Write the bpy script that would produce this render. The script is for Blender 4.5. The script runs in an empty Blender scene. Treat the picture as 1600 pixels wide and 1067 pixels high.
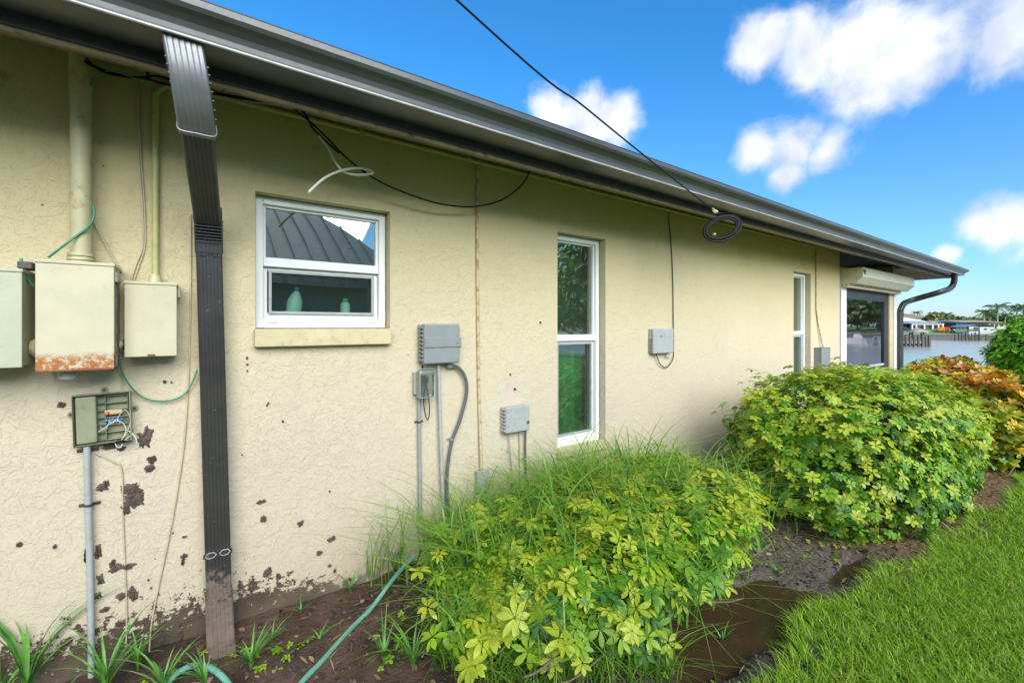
import bpy, bmesh, math, random
import numpy as np
from mathutils import Vector, Matrix, noise as mnoise
random.seed(7); rng = np.random.default_rng(7)
sc = bpy.context.scene
COL = sc.collection
R = math.radians
PI = math.pi

# ------------------------------------------------------------------ camera
FPX = 690.0; VPX = 1765.0; HOR = 510.0
TH = math.atan((VPX - 800) / FPX); CT, ST, TT = math.cos(TH), math.sin(TH), math.tan(TH)
DW = 2.55; HC = 1.51                       # distance of the eye to the wall plane (y=0), eye height
cam_d = bpy.data.cameras.new('camera'); cam = bpy.data.objects.new('camera', cam_d); COL.objects.link(cam)
cam_d.sensor_width = 36; cam_d.lens = FPX / 1600 * 36
cam_d.shift_y = -(533.5 - HOR) / 1600
cam_d.clip_start = 0.05; cam_d.clip_end = 6000
cam.location = (0, -DW, HC); cam.rotation_euler = (R(90), 0, TH - PI / 2 + 0)
cam.rotation_euler[2] = math.atan2(ST, CT) - PI / 2
sc.camera = cam

# ------------------------------------------------------------------ light
SUN_EL, SUN_AZ = 25, 258                    # azimuth of the sun measured from +x, counter-clockwise
sun_dir = Vector((math.cos(R(SUN_EL)) * math.cos(R(SUN_AZ)), math.cos(R(SUN_EL)) * math.sin(R(SUN_AZ)), math.sin(R(SUN_EL))))
sd = bpy.data.lights.new('sun', 'SUN'); sun = bpy.data.objects.new('sun', sd); COL.objects.link(sun)
sd.energy = 4.6; sd.angle = R(62); sd.color = (1, .95, .86)
sun.rotation_euler = sun_dir.to_track_quat('Z', 'Y').to_euler(); sun.location = (0, -20, 20)

def ray(px, py):
    u = (px - 800) / FPX; v = (HOR - py) / FPX
    return Vector((CT + u * ST, ST - u * CT, v))
CAM = Vector((0, -DW, HC))
def P(px, py, off=0.0):                     # point on the plane `off` metres in front of the house wall
    d = ray(px, py); t = (DW - off) / d.y
    return CAM + d * t
def G(px, py, z=0.0):                       # point at height z
    d = ray(px, py); t = (z - HC) / d.z
    return CAM + d * t
def B(px, Z, z):                            # point at depth Z and height z
    d = ray(px, HOR); p = CAM + d * Z; p.z = z
    return p
def zat(py, Z): return HC + (HOR - py) / FPX * Z

# world: nishita sky and cumulus clouds
w = bpy.data.worlds.new('World'); sc.world = w; w.use_nodes = True
nt = w.node_tree; nt.nodes.clear(); N = nt.nodes.new; Lk = nt.links.new
out = N('ShaderNodeOutputWorld'); bg = N('ShaderNodeBackground'); bg.inputs[1].default_value = 0.145
sky = N('ShaderNodeTexSky'); sky.sky_type = 'NISHITA'; sky.sun_disc = False
sky.sun_elevation = R(SUN_EL); sky.sun_rotation = R(90 - SUN_AZ); sky.altitude = 0
sky.air_density = 1.0; sky.dust_density = 0.4; sky.ozone_density = 3.0
tc = N('ShaderNodeTexCoord')
nz = N('ShaderNodeTexNoise'); nz.inputs['Scale'].default_value = 9; nz.inputs['Detail'].default_value = 9; nz.inputs['Roughness'].default_value = .57
nz.inputs['Distortion'].default_value = .25
Lk(tc.outputs['Generated'], nz.inputs['Vector'])
def M(op, a, b=None, c=None, clamp=False):
    n = N('ShaderNodeMath'); n.operation = op; n.use_clamp = clamp
    for i, v in enumerate((a, b, c)):
        if v is None: continue
        if isinstance(v, (int, float)): n.inputs[i].default_value = v
        else: Lk(v, n.inputs[i])
    return n.outputs[0]
# cumulus banks: direction, angular radius (deg)
banks = []
def bank(px, py, rad): d = ray(px, py).normalized(); banks.append((d, rad))
for px, py, rad in ((1190,75,4.0),(1270,78,5.4),(1340,60,6.6),(1420,85,7.5),(1500,60,6.2),(1560,50,4.8),(1390,100,4.4),(1450,85,5.4),(1345,85,6.0),
                    (860,172,3.8),(905,180,5.2),(955,188,4.0),(1188,238,3.4),(1240,238,4.4),(1288,243,3.6),(1235,268,3.0),
                    (1530,350,2.6),(1580,345,3.4),(1625,350,4.0),(1560,362,2.4),(1478,396,1.5)):
    bank(px, py, rad)
rr = random.Random(3)
for i in range(12):
    a = rr.uniform(R(100), R(345)); e = rr.uniform(R(12), R(65))
    if R(245) < a < R(335): e = max(e, R(42))
    for j in range(2):
        aa = a + rr.uniform(-.16, .16); ee = e + rr.uniform(-.04, .05)
        banks.append((Vector((math.cos(ee) * math.cos(aa), math.cos(ee) * math.sin(aa), math.sin(ee))), rr.uniform(6, 12)))
field = None
for d, rad in banks:
    dt = N('ShaderNodeVectorMath'); dt.operation = 'DISTANCE'; dt.inputs[1].default_value = d
    Lk(tc.outputs['Generated'], dt.inputs[0])
    v = M('MULTIPLY_ADD', dt.outputs['Value'], -1 / R(rad), 1.0)
    field = v if field is None else M('SMOOTH_MAX', field, v, 0.25) if False else M('MAXIMUM', field, v)
dens = M('ADD', M('MULTIPLY', field, 1.0), M('MULTIPLY_ADD', nz.outputs[0], 1.9, -1.06))
mr = N('ShaderNodeMapRange'); mr.interpolation_type = 'SMOOTHSTEP'; Lk(dens, mr.inputs[0]); mr.inputs[1].default_value = 0.0; mr.inputs[2].default_value = .72
nz2 = N('ShaderNodeTexNoise'); nz2.inputs['Scale'].default_value = 12; nz2.inputs['Detail'].default_value = 5; Lk(tc.outputs['Generated'], nz2.inputs['Vector'])
cr = N('ShaderNodeValToRGB'); cr.color_ramp.elements[0].position = .34; cr.color_ramp.elements[0].color = (3.0, 3.35, 4.1, 1)
cr.color_ramp.elements[1].position = .62; cr.color_ramp.elements[1].color = (4.7, 4.8, 4.9, 1); Lk(nz2.outputs[0], cr.inputs[0])
hs = N('ShaderNodeMixRGB'); hs.blend_type = 'MULTIPLY'; hs.inputs[0].default_value = 1; Lk(sky.outputs[0], hs.inputs[1]); 
sz = N('ShaderNodeSeparateXYZ'); Lk(tc.outputs['Generated'], sz.inputs[0]); gr = N('ShaderNodeValToRGB'); Lk(sz.outputs[2], gr.inputs[0])
gr.color_ramp.elements[0].position = 0.0; gr.color_ramp.elements[0].color = (.60, .72, .95, 1); gr.color_ramp.elements[1].position = .5; gr.color_ramp.elements[1].color = (.25, .84, 1.18, 1)
gr.color_ramp.elements.new(.14).color = (.52, .80, 1.08, 1); Lk(gr.outputs[0], hs.inputs[2])
mx = N('ShaderNodeMixRGB'); Lk(mr.outputs[0], mx.inputs[0]); Lk(hs.outputs[0], mx.inputs[1]); Lk(cr.outputs[0], mx.inputs[2])
Lk(mx.outputs[0], bg.inputs[0]); Lk(bg.outputs[0], out.inputs[0])
sc.view_settings.view_transform = 'Standard'; sc.view_settings.look = 'None'; sc.view_settings.exposure = 0.72; sc.view_settings.gamma = 1
sc.view_settings.use_curve_mapping = False
sc.cycles.max_bounces = 8; sc.cycles.transparent_max_bounces = 16

# ------------------------------------------------------------------ materials
class NG:
    def __init__(s, name):
        s.m = bpy.data.materials.new(name); s.m.use_nodes = True; s.t = s.m.node_tree; s.t.nodes.clear()
        s.out = s.t.nodes.new('ShaderNodeOutputMaterial'); s.tc = None
    def n(s, typ, **kw):
        n = s.t.nodes.new(typ)
        for k, v in kw.items():
            if k in n.inputs.keys() if isinstance(k, str) else False: s.set(n, k, v)
            else: setattr(n, k, v)
        return n
    def set(s, n, k, v):
        i = n.inputs[k]
        if hasattr(v, 'node'): s.t.links.new(v, i)
        else: i.default_value = v
    def coord(s):
        if s.tc is None: s.tc = s.t.nodes.new('ShaderNodeTexCoord')
        return s.tc.outputs['Object']
    def math(s, op, a, b=0.0, c=0.0, clamp=False):
        n = s.t.nodes.new('ShaderNodeMath'); n.operation = op; n.use_clamp = clamp
        for i, v in enumerate((a, b, c)): s.set(n, i, v)
        return n.outputs[0]
    def noise(s, scale, detail=4, rough=.5, dist=0, vec=None):
        n = s.t.nodes.new('ShaderNodeTexNoise'); s.set(n, 'Vector', vec or s.coord()); s.set(n, 'Scale', scale); s.set(n, 'Detail', detail)
        s.set(n, 'Roughness', rough); s.set(n, 'Distortion', dist); return n.outputs[0]
    def voro(s, scale, feature='F1', vec=None, rnd=1.0):
        n = s.t.nodes.new('ShaderNodeTexVoronoi'); n.feature = feature; s.set(n, 'Vector', vec or s.coord()); s.set(n, 'Scale', scale); s.set(n, 'Randomness', rnd)
        return n.outputs['Distance']
    def ramp(s, f, a, b):
        n = s.t.nodes.new('ShaderNodeMapRange'); n.interpolation_type = 'SMOOTHSTEP'; s.set(n, 0, f); s.set(n, 1, a); s.set(n, 2, b); return n.outputs[0]
    def mix(s, f, a, b, mode='MIX'):
        n = s.t.nodes.new('ShaderNodeMixRGB'); n.blend_type = mode
        for i, v in enumerate((f, a, b)):
            if i and not hasattr(v, 'node'): v = tuple(v) + (1,) * (4 - len(v))
            s.set(n, i, v)
        return n.outputs[0]
    def sep(s, vec=None):
        n = s.t.nodes.new('ShaderNodeSeparateXYZ'); s.set(n, 0, vec or s.coord()); return n.outputs
    def bump(s, h, dist=.01, strength=1.0, normal=None):
        n = s.t.nodes.new('ShaderNodeBump'); s.set(n, 'Height', h); s.set(n, 'Distance', dist); s.set(n, 'Strength', strength)
        if normal: s.set(n, 'Normal', normal)
        return n.outputs[0]
    def bsdf(s, color, rough=.6, metal=0., normal=None, spec=.5, **kw):
        n = s.t.nodes.new('ShaderNodeBsdfPrincipled')
        if not hasattr(color, 'node'): color = tuple(color) + (1,) * (4 - len(color))
        s.set(n, 'Base Color', color); s.set(n, 'Roughness', rough); s.set(n, 'Metallic', metal); s.set(n, 'Specular IOR Level', spec)
        if normal is not None: s.set(n, 'Normal', normal)
        for k, v in kw.items(): s.set(n, k.replace('_', ' '), v)
        s.t.links.new(n.outputs[0], s.out.inputs[0]); return n

def mat_plain(name, col, rough=.55, metal=0., var=.12, scale=9, bump=.0, dirt=None, dirtamt=.5, spec=.5, fine=60):
    g = NG(name)
    n1 = g.noise(scale, 5, .6); n2 = g.noise(fine, 3, .6)
    c = g.mix(g.ramp(n1, .3, .75), [v * (1 - var) for v in col], [min(1, v * (1 + var)) for v in col])
    if dirt: c = g.mix(g.math('MULTIPLY', g.ramp(g.noise(scale * 2.3, 7, .65), .52, .68), dirtamt), c, dirt)
    r = g.math('MULTIPLY_ADD', n2, .25, rough - .12)
    nm = g.bump(g.math('ADD', g.math('MULTIPLY', n2, .3), n1), bump) if bump else None
    g.bsdf(c, r, metal, nm, spec); return g.m

MT = {}
PKX, PKZ = P(799, 612).x, P(799, 612).z
def stucco():
    g = NG('stucco_wall_paint'); x, y, z = g.sep()
    warp = g.n('ShaderNodeVectorMath'); warp.operation = 'ADD'
    nn = g.t.nodes.new('ShaderNodeTexNoise'); g.set(nn, 'Vector', g.coord()); g.set(nn, 'Scale', 9.0); g.set(nn, 'Detail', 3.0)
    sc_ = g.n('ShaderNodeVectorMath'); sc_.operation = 'SCALE'; g.set(sc_, 0, nn.outputs['Color']); g.set(sc_, 'Scale', .14)
    g.set(warp, 0, g.coord()); g.set(warp, 1, sc_.outputs[0]); wv = warp.outputs[0]
    a = g.noise(17, 2.5, .55, 1.1, wv)
    plate = g.ramp(a, .50, .535)                                 # knocked down plateaus with crisp lips
    b = g.noise(46, 2, .55, 1.6, wv); plate2 = g.ramp(b, .55, .585)
    ridge = g.math('SUBTRACT', 1.0, g.ramp(g.math('ABSOLUTE', g.math('SUBTRACT', g.noise(15, 2, .5, 1.8, wv), .5)), 0.0, .030))
    fine = g.noise(130, 3, .65); mid = g.noise(42, 4, .6)
    big = g.noise(1.3, 3, .5)
    h = g.math('ADD', g.math('MULTIPLY', plate, .32), g.math('MULTIPLY', plate2, .22))
    h = g.math('ADD', h, g.math('MULTIPLY', g.math('MULTIPLY', ridge, .10), g.ramp(g.noise(3.1, 3), .45, .6)))
    h = g.math('ADD', h, g.math('MULTIPLY', fine, .20)); h = g.math('ADD', h, g.math('MULTIPLY', mid, .75))
    h = g.math('MULTIPLY', h, g.math('MULTIPLY_ADD', g.ramp(big, .35, .65), .25, .85))
    nm = g.bump(h, .0032, 1.0)
    up = g.ramp(z, .9, 2.5)
    base = g.mix(up, (.585, .50, .355), (.56, .475, .255))
    base = g.mix(g.math('MULTIPLY', g.ramp(g.noise(.8, 6, .6), .45, .75), .35), base, (.48, .41, .30))
    # yellow-olive tint and dark blotches, stronger towards the top of the wall
    olv = g.math('MULTIPLY', g.ramp(g.math('ADD', z, g.math('MULTIPLY', g.noise(2.2, 6, .65), .9)), 2.5, 3.10), .40)
    base = g.mix(olv, base, (.42, .38, .09))
    olv2 = g.math('MULTIPLY', g.math('MULTIPLY', g.ramp(z, 2.0, 2.5), g.ramp(g.noise(7, 7, .7), .56, .72)), .45)
    base = g.mix(olv2, base, (.12, .12, .05))
    # fine cracks
    ck = g.t.nodes.new('ShaderNodeTexVoronoi'); ck.feature = 'DISTANCE_TO_EDGE'; g.set(ck, 'Vector', g.noise and wv); g.set(ck, 'Scale', 3.1)
    crack = g.math('MULTIPLY', g.math('SUBTRACT', 1.0, g.ramp(ck.outputs['Distance'], .0, .006)), g.math('MULTIPLY', g.ramp(g.noise(1.7, 3), .54, .66), .22))
    base = g.mix(crack, base, (.2, .17, .08))
    # darker lines along the lips of the trowel marks
    lip = g.math('MULTIPLY', g.ramp(g.math('ABSOLUTE', g.math('SUBTRACT', a, .515)), .03, .0), g.math('MULTIPLY_ADD', up, .10, .0))
    base = g.mix(lip, base, (.22, .19, .09))
    # soil splashed on the foot
    low = g.ramp(z, g.math('MULTIPLY_ADD', g.ramp(x, .75, .15), .30, .20), .0)
    sp = g.ramp(g.math('ADD', g.math('MULTIPLY', g.noise(24, 8, .75), 1.0), g.math('MULTIPLY', low, .36)), .69, .73)
    leftw = g.ramp(x, 1.2, .45)
    base = g.mix(g.math('MULTIPLY', sp, leftw), base, (.035, .025, .018))
    base = g.mix(g.math('MULTIPLY', g.ramp(z, .55, .0), g.math('MULTIPLY_ADD', g.noise(5, 5), .6, -.08, clamp=True)), base, (.36, .27, .18))
    dvx = g.math('MULTIPLY', g.math('SUBTRACT', x, PKX), 9.0); dvz = g.math('MULTIPLY', g.math('SUBTRACT', z, PKZ), 6.0)
    dd = g.math('SQRT', g.math('ADD', g.math('MULTIPLY', dvx, dvx), g.math('MULTIPLY', dvz, dvz)))
    base = g.mix(g.math('MULTIPLY', g.ramp(g.math('ADD', dd, g.math('MULTIPLY', g.noise(18, 5, .7), .9)), 1.25, .85), .6), base, (.60, .47, .42))
    # speckles of thrown dirt
    v = g.t.nodes.new('ShaderNodeTexVoronoi'); g.set(v, 'Vector', g.coord()); g.set(v, 'Scale', 11.0)
    spk = g.math('MULTIPLY', g.ramp(v.outputs['Distance'], .055, .03), g.ramp(g.noise(2.1, 2), .52, .56))
    base = g.mix(spk, base, (.10, .07, .05))
    g.bsdf(base, .82, 0, nm, .25); return g.m
MT['stucco'] = stucco()
MT['trim_cream'] = mat_plain('painted_masonry_sill', (.56, .47, .27), .7, var=.08, bump=.002, dirt=(.25, .2, .1), dirtamt=.35)
def painted_metal(name, col, rough, rustz=None, rust_amt=1.0, dirt=(.2, .17, .1)):
    g = NG(name); x, y, z = g.sep()
    n1 = g.noise(6, 5, .6)
    c = g.mix(g.ramp(n1, .3, .7), [v * .92 for v in col], [v * 1.05 for v in col])
    c = g.mix(g.math('MULTIPLY', g.ramp(g.noise(30, 6, .7), .6, .72), .25), c, dirt)
    if rustz is not None:
        band = g.ramp(g.math('ADD', z, g.math('MULTIPLY', g.noise(26, 6, .75), .05)), rustz + .055, rustz + .02)
        sp = g.math('MULTIPLY', band, g.ramp(g.noise(60, 8, .75), .40, .52))
        c = g.mix(g.math('MULTIPLY', sp, rust_amt), c, g.mix(g.noise(40, 3), (.30, .085, .012), (.45, .19, .05)))
        edge = g.math('MULTIPLY', g.ramp(z, rustz - .032, rustz - .046), .9)
        c = g.mix(edge, c, (.20, .05, .015))
    g.bsdf(c, rough, .0, g.bump(g.noise(90, 3), .0006), .4); return g.m
MT['meterbox'] = painted_metal('cream_painted_steel', (.53, .48, .32), .45)
MT['greenbox'] = painted_metal('green_cream_steel', (.44, .45, .31), .42)
MT['meterbox_rust'] = painted_metal('cream_steel_rusting_at_foot', (.54, .49, .33), .45, rustz=.048)
MT['pipe_cream'] = mat_plain('cream_painted_pipe', (.50, .46, .26), .5, var=.1, dirt=(.34, .15, .04), dirtamt=.55, bump=.001)
MT['pipe_green'] = mat_plain('yellow_green_painted_conduit', (.47, .45, .17), .5, var=.12, dirt=(.22, .2, .05), dirtamt=.5)
def rustpipe():
    g = NG('rusty_painted_conduit')
    c = g.mix(g.math('MULTIPLY', g.ramp(g.noise(26, 8, .75), .47, .60), .8), (.55, .46, .28), (.36, .17, .06))
    g.bsdf(c, .7, 0, g.bump(g.noise(120, 4), .001), .3); return g.m
MT['pipe_rust'] = rustpipe()
MT['bronze'] = mat_plain('dark_bronze_painted_aluminium', (.034, .034, .033), .36, 0, var=.16, scale=4, bump=.0006, dirt=(.1, .095, .08), dirtamt=.2, spec=.55)
MT['bronze_gutter'] = mat_plain('grey_bronze_gutter_paint', (.082, .086, .080), .32, 0, var=.10, scale=2.5, bump=.0008, dirt=(.06, .06, .05), dirtamt=.3, spec=.6)
def downspout_mat():
    g = NG('muddy_bronze_downspout'); x, y, z = g.sep()
    c = g.mix(g.ramp(g.noise(5, 5, .6), .3, .7), (.022, .022, .021), (.042, .041, .038))
    spk = g.math('MULTIPLY', g.ramp(g.voro(26), .09, .05), g.ramp(g.noise(3, 3), .48, .55))
    c = g.mix(spk, c, (.34, .29, .2))
    c = g.mix(g.math('MULTIPLY', g.ramp(z, 1.9, 1.0), .25), c, (.07, .06, .045))
    mud = g.ramp(g.math('ADD', g.noise(18, 8, .7), g.math('MULTIPLY', g.ramp(z, .60, .02), .38)), .62, .74)
    c = g.mix(mud, c, g.mix(g.noise(30, 5), (.11, .075, .055), (.25, .19, .14)))
    r = g.mix(mud, (.24, .24, .24), (.9, .9, .9))
    g.bsdf(c, r, 0, g.bump(g.math('MULTIPLY', mud, g.noise(50, 6, .7)), .008), .5); return g.m
MT['downspout'] = downspout_mat()
MT['elbow'] = mat_plain('elbow_bronze_with_sheen', (.20, .20, .20), .36, 0.45, var=.15, scale=5, bump=.0008, dirt=(.2, .18, .13), dirtamt=.15)  # lighter than the pipe below: bright sheen of the elbow put into the colour
MT['soffit'] = mat_plain('weathered_beige_soffit', (.34, .27, .18), .6, var=.22, scale=8, bump=.002, dirt=(.04, .032, .022), dirtamt=.8)
MT['fascia'] = mat_plain('dark_fascia', (.045, .036, .036), .5, var=.2)
MT['vinyl'] = mat_plain('white_window_vinyl', (.76, .77, .73), .38, var=.03, bump=.0003, dirt=(.5, .47, .38), dirtamt=.2, scale=3)
MT['screen_frame'] = mat_plain('grey_screen_frame', (.36, .37, .35), .42, var=.08, dirt=(.15, .13, .1), dirtamt=.4)
MT['caulk'] = mat_plain('dirty_caulk', (.30, .26, .19), .8, var=.5, scale=40, dirt=(.05, .045, .03), dirtamt=.9)
def glass(name, tint, ior=1.6, rough=.0, trans=.7, speck=0.0, gcol=(.95, 1, .97)):
    g = NG(name); tr = g.n('ShaderNodeBsdfTransparent'); g.set(tr, 'Color', tuple(tint) + (1,))
    gl = g.n('ShaderNodeBsdfGlossy'); g.set(gl, 'Roughness', rough); g.set(gl, 'Color', tuple(gcol) + (1,))
    g.set(gl, 'Normal', g.bump(g.noise(1.6, 1, .4), .003))
    fr = g.n('ShaderNodeFresnel'); g.set(fr, 'IOR', ior)
    f = g.math('MULTIPLY_ADD', fr.outputs[0], 1.0, 1 - trans, clamp=True)
    m = g.n('ShaderNodeMixShader'); g.set(m, 0, f); g.t.links.new(tr.outputs[0], m.inputs[1]); g.t.links.new(gl.outputs[0], m.inputs[2])
    res = m.outputs[0]
    if speck:
        df = g.n('ShaderNodeBsdfDiffuse'); g.set(df, 'Color', (.5, .5, .42, 1))
        sf = g.math('MULTIPLY', g.math('ADD', g.math('MULTIPLY', g.ramp(g.voro(70), .14, .08), g.ramp(g.noise(9, 3), .5, .6)), .05), speck)
        m2 = g.n('ShaderNodeMixShader'); g.set(m2, 0, sf); g.t.links.new(res, m2.inputs[1]); g.t.links.new(df.outputs[0], m2.inputs[2]); res = m2.outputs[0]
    g.t.links.new(res, g.out.inputs[0]); return g.m
MT['glass'] = glass('window_glass', (.62, .88, .76), 1.6, .0, .86, .6)
MT['glass_upper'] = glass('reflective_window_glass', (.22, .48, .34), 1.7, .0, .70, .9, (.78, .88, .80))
MT['glass_lanai'] = glass('lanai_glass', (.12, .12, .12), 1.8, .01, .45, .2, (.48, .46, .50))
MT['clear_plastic'] = glass('scratched_clear_plastic', (.80, .84, .84), 1.45, .15, .85, 1.6)
def mesh_screen(name, col, cover=.55):
    g = NG(name); df = g.n('ShaderNodeBsdfDiffuse'); g.set(df, 'Color', tuple(col) + (1,)); tr = g.n('ShaderNodeBsdfTransparent')
    m = g.n('ShaderNodeMixShader'); g.set(m, 0, g.math('MULTIPLY_ADD', g.noise(45, 4), .12, cover - .06))
    g.t.links.new(tr.outputs[0], m.inputs[1]); g.t.links.new(df.outputs[0], m.inputs[2]); g.t.links.new(m.outputs[0], g.out.inputs[0]); return g.m
MT['insect'] = mesh_screen('insect_screen', (.010, .03, .022), .30)
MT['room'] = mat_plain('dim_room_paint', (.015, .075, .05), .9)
MT['curtain'] = mat_plain('green_curtain', (.02, .30, .09), .9, var=.4, scale=3)
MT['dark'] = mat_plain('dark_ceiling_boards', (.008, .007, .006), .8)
MT['grey_plastic'] = mat_plain('grey_controller_plastic', (.235, .25, .24), .42, var=.05, bump=.0003, dirt=(.4, .4, .36), dirtamt=.15)
MT['light_plastic'] = mat_plain('light_grey_plastic', (.37, .385, .36), .45, var=.05, bump=.0003, dirt=(.2, .19, .15), dirtamt=.3)
MT['pvc'] = mat_plain('grey_pvc_conduit', (.29, .30, .29), .42, var=.08, dirt=(.45, .42, .33), dirtamt=.25)
MT['pvc_light'] = mat_plain('pale_grey_pvc', (.38, .40, .385), .45, var=.1, dirt=(.3, .22, .15), dirtamt=.4)
MT['flex'] = mat_plain('dark_grey_flexible_conduit', (.10, .11, .115), .45, var=.1)
MT['tan_plastic'] = mat_plain('olive_tan_plastic', (.26, .265, .155), .5, var=.08, bump=.0004, dirt=(.1, .09, .05), dirtamt=.3)
MT['tan_dark'] = mat_plain('shaded_olive_plastic', (.15, .165, .115), .55, var=.12)
MT['black'] = mat_plain('black_rubber_cable', (.006, .006, .008), .5, var=.2, spec=.25)
MT['dark_metal'] = mat_plain('dark_steel', (.06, .05, .045), .5, var=.3, dirt=(.2, .09, .04), dirtamt=.5)
MT['wire_green'] = mat_plain('green_wire_insulation', (.03, .24, .13), .42, var=.2, dirt=(.4, .38, .3), dirtamt=.2)
MT['wire_white'] = mat_plain('white_cable_jacket', (.62, .60, .50), .5, var=.08, dirt=(.4, .36, .25), dirtamt=.3)
MT['wire_cream'] = mat_plain('painted_cream_cable', (.50, .43, .28), .6, var=.15, dirt=(.3, .2, .1), dirtamt=.4)
MT['orange'] = mat_plain('orange_plastic', (.6, .14, .02), .5); MT['blue'] = mat_plain('blue_plastic', (.02, .16, .5), .5)
MT['red'] = mat_plain('red_plastic', (.5, .05, .03), .5); MT['yellow'] = mat_plain('yellow_fabric', (.7, .55, .12), .7)
MT['chrome'] = mat_plain('key_lock_metal', (.5, .5, .5), .25, 1)
MT['hose'] = mat_plain('green_garden_hose', (.14, .36, .26), .45, var=.12, scale=12, dirt=(.35, .32, .2), dirtamt=.35, bump=.0006)
MT['bottle'] = mat_plain('white_bottle_plastic', (.75, .78, .75), .4, var=.03); MT['bottle_green'] = mat_plain('green_cap', (.02, .5, .15), .4)
def mud(name, c1, c2, wet=.55, bd=.02, sc1=9):
    g = NG(name); n = g.noise(sc1, 8, .7); n2 = g.noise(sc1 * 6, 6, .7)
    c = g.mix(g.ramp(n, .35, .65), c1, c2); c = g.mix(g.math('MULTIPLY', g.ramp(n2, .5, .75), .5), c, [v * 1.7 for v in c2])
    g.bsdf(c, g.math('MULTIPLY_ADD', n2, .5, wet - .25), 0, g.bump(g.math('ADD', n, g.math('MULTIPLY', n2, .5)), bd), .5); return g.m
MT['mud_dry'] = mud('dried_mud', (.085, .06, .045), (.16, .12, .095), .85, .008, 30)
# ------------------------------------------------------------------ mesh helpers
ORG = {}
class MB:
    def __init__(s): s.v = []; s.f = []; s.sm = []
    def add(s, vs, fs, smooth=False):
        o = len(s.v); s.v += [tuple(v) for v in vs]; s.f += [tuple(i + o for i in f) for f in fs]; s.sm += [smooth] * len(fs); return s
    def box(s, x0, x1, y0, y1, z0, z1):
        x0, x1 = min(x0, x1), max(x0, x1); y0, y1 = min(y0, y1), max(y0, y1); z0, z1 = min(z0, z1), max(z0, z1)
        return s.add([(x0,y0,z0),(x1,y0,z0),(x1,y1,z0),(x0,y1,z0),(x0,y0,z1),(x1,y0,z1),(x1,y1,z1),(x0,y1,z1)],
                     [(0,3,2,1),(4,5,6,7),(0,1,5,4),(1,2,6,5),(2,3,7,6),(3,0,4,7)])
    def quad(s, a, b, c, d): return s.add([a, b, c, d], [(0, 1, 2, 3)])
    def tube(s, path, r, n=8, caps=True):
        path = [Vector(p) for p in path]; k = len(path)
        rs = r if isinstance(r, (list, tuple)) else [r] * k
        t0 = (path[1] - path[0]).normalized(); up = Vector((0, 0, 1)) if abs(t0.z) < .9 else Vector((1, 0, 0))
        nx = t0.cross(up).normalized(); vs = []
        for i, p in enumerate(path):
            t = (path[min(i + 1, k - 1)] - path[max(i - 1, 0)]).normalized()
            nx = (nx - t * nx.dot(t)).normalized(); ny = t.cross(nx)
            for j in range(n):
                a = 2 * PI * j / n; vs.append(p + (nx * math.cos(a) + ny * math.sin(a)) * rs[i])
        fs = [(i * n + j, i * n + (j + 1) % n, (i + 1) * n + (j + 1) % n, (i + 1) * n + j) for i in range(k - 1) for j in range(n)]
        s.add(vs, fs, True)
        if caps: s.add(vs[:n], [tuple(range(n))[::-1]]); s.add(vs[-n:], [tuple(range(n))])
        return s
    def prism(s, poly, vec):                     # poly: 3-D points, extruded by vec
        poly = [Vector(p) for p in poly]; vec = Vector(vec); n = len(poly)
        vs = poly + [p + vec for p in poly]
        return s.add(vs, [tuple(range(n)), tuple(range(2 * n - 1, n - 1, -1))] + [(i, i + n, (i + 1) % n + n, (i + 1) % n) for i in range(n)])
    def cyl(s, c, axis, r0, r1, h, n=16):
        c = Vector(c); axis = Vector(axis).normalized(); return s.tube([c, c + axis * h], [r0, r1], n)
    def ball(s, c, r, n=8, sq=(1,1,1)):
        c = Vector(c); vs = []; m = n // 2
        for i in range(m + 1):
            a = PI * i / m
            for j in range(n):
                b = 2 * PI * j / n; vs.append((c.x + r * sq[0] * math.sin(a) * math.cos(b), c.y + r * sq[1] * math.sin(a) * math.sin(b), c.z + r * sq[2] * math.cos(a)))
        return s.add(vs, [(i * n + j, (i + 1) * n + j, (i + 1) * n + (j + 1) % n, i * n + (j + 1) % n) for i in range(m) for j in range(n)], True)
def spline(pts, sub=6):                          # Catmull-Rom through points
    pts = [Vector(p) for p in pts]; out = []
    for i in range(len(pts) - 1):
        p0 = pts[max(i - 1, 0)]; p1 = pts[i]; p2 = pts[i + 1]; p3 = pts[min(i + 2, len(pts) - 1)]
        for k in range(sub):
            t = k / sub; out.append(.5 * ((2 * p1) + (p2 - p0) * t + (2 * p0 - 5 * p1 + 4 * p2 - p3) * t * t + (3 * p1 - p0 - 3 * p2 + p3) * t ** 3))
    out.append(pts[-1]); return out
def tag(o, label=None, cat=None, group=None, kind=None):
    if label: o['label'] = label
    if cat: o['category'] = cat
    if group: o['group'] = group
    if kind: o['kind'] = kind
    return o
def worg(p): return ORG.get(p.name, Vector((0, 0, 0))) if p else Vector((0, 0, 0))
def obj(name, mb, mat, parent=None, bevel=0, seg=2, origin=None):
    base = worg(parent); org = Vector(origin) if origin is not None else base
    me = bpy.data.meshes.new(name); me.from_pydata([tuple(Vector(v) - org) for v in mb.v], [], mb.f)
    bm = bmesh.new(); bm.from_mesh(me); bmesh.ops.recalc_face_normals(bm, faces=bm.faces) if len(mb.f) < 3000 else None; bm.to_mesh(me); bm.free()
    for p, sm in zip(me.polygons, mb.sm): p.use_smooth = sm
    me.materials.append(MT[mat] if isinstance(mat, str) else mat)
    o = bpy.data.objects.new(name, me); COL.objects.link(o); o.parent = parent; o.location = org - base; ORG[o.name] = org
    if bevel:
        b = o.modifiers.new('bevel', 'BEVEL'); b.width = bevel; b.segments = seg; b.limit_method = 'ANGLE'; b.harden_normals = False
    return o
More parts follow.
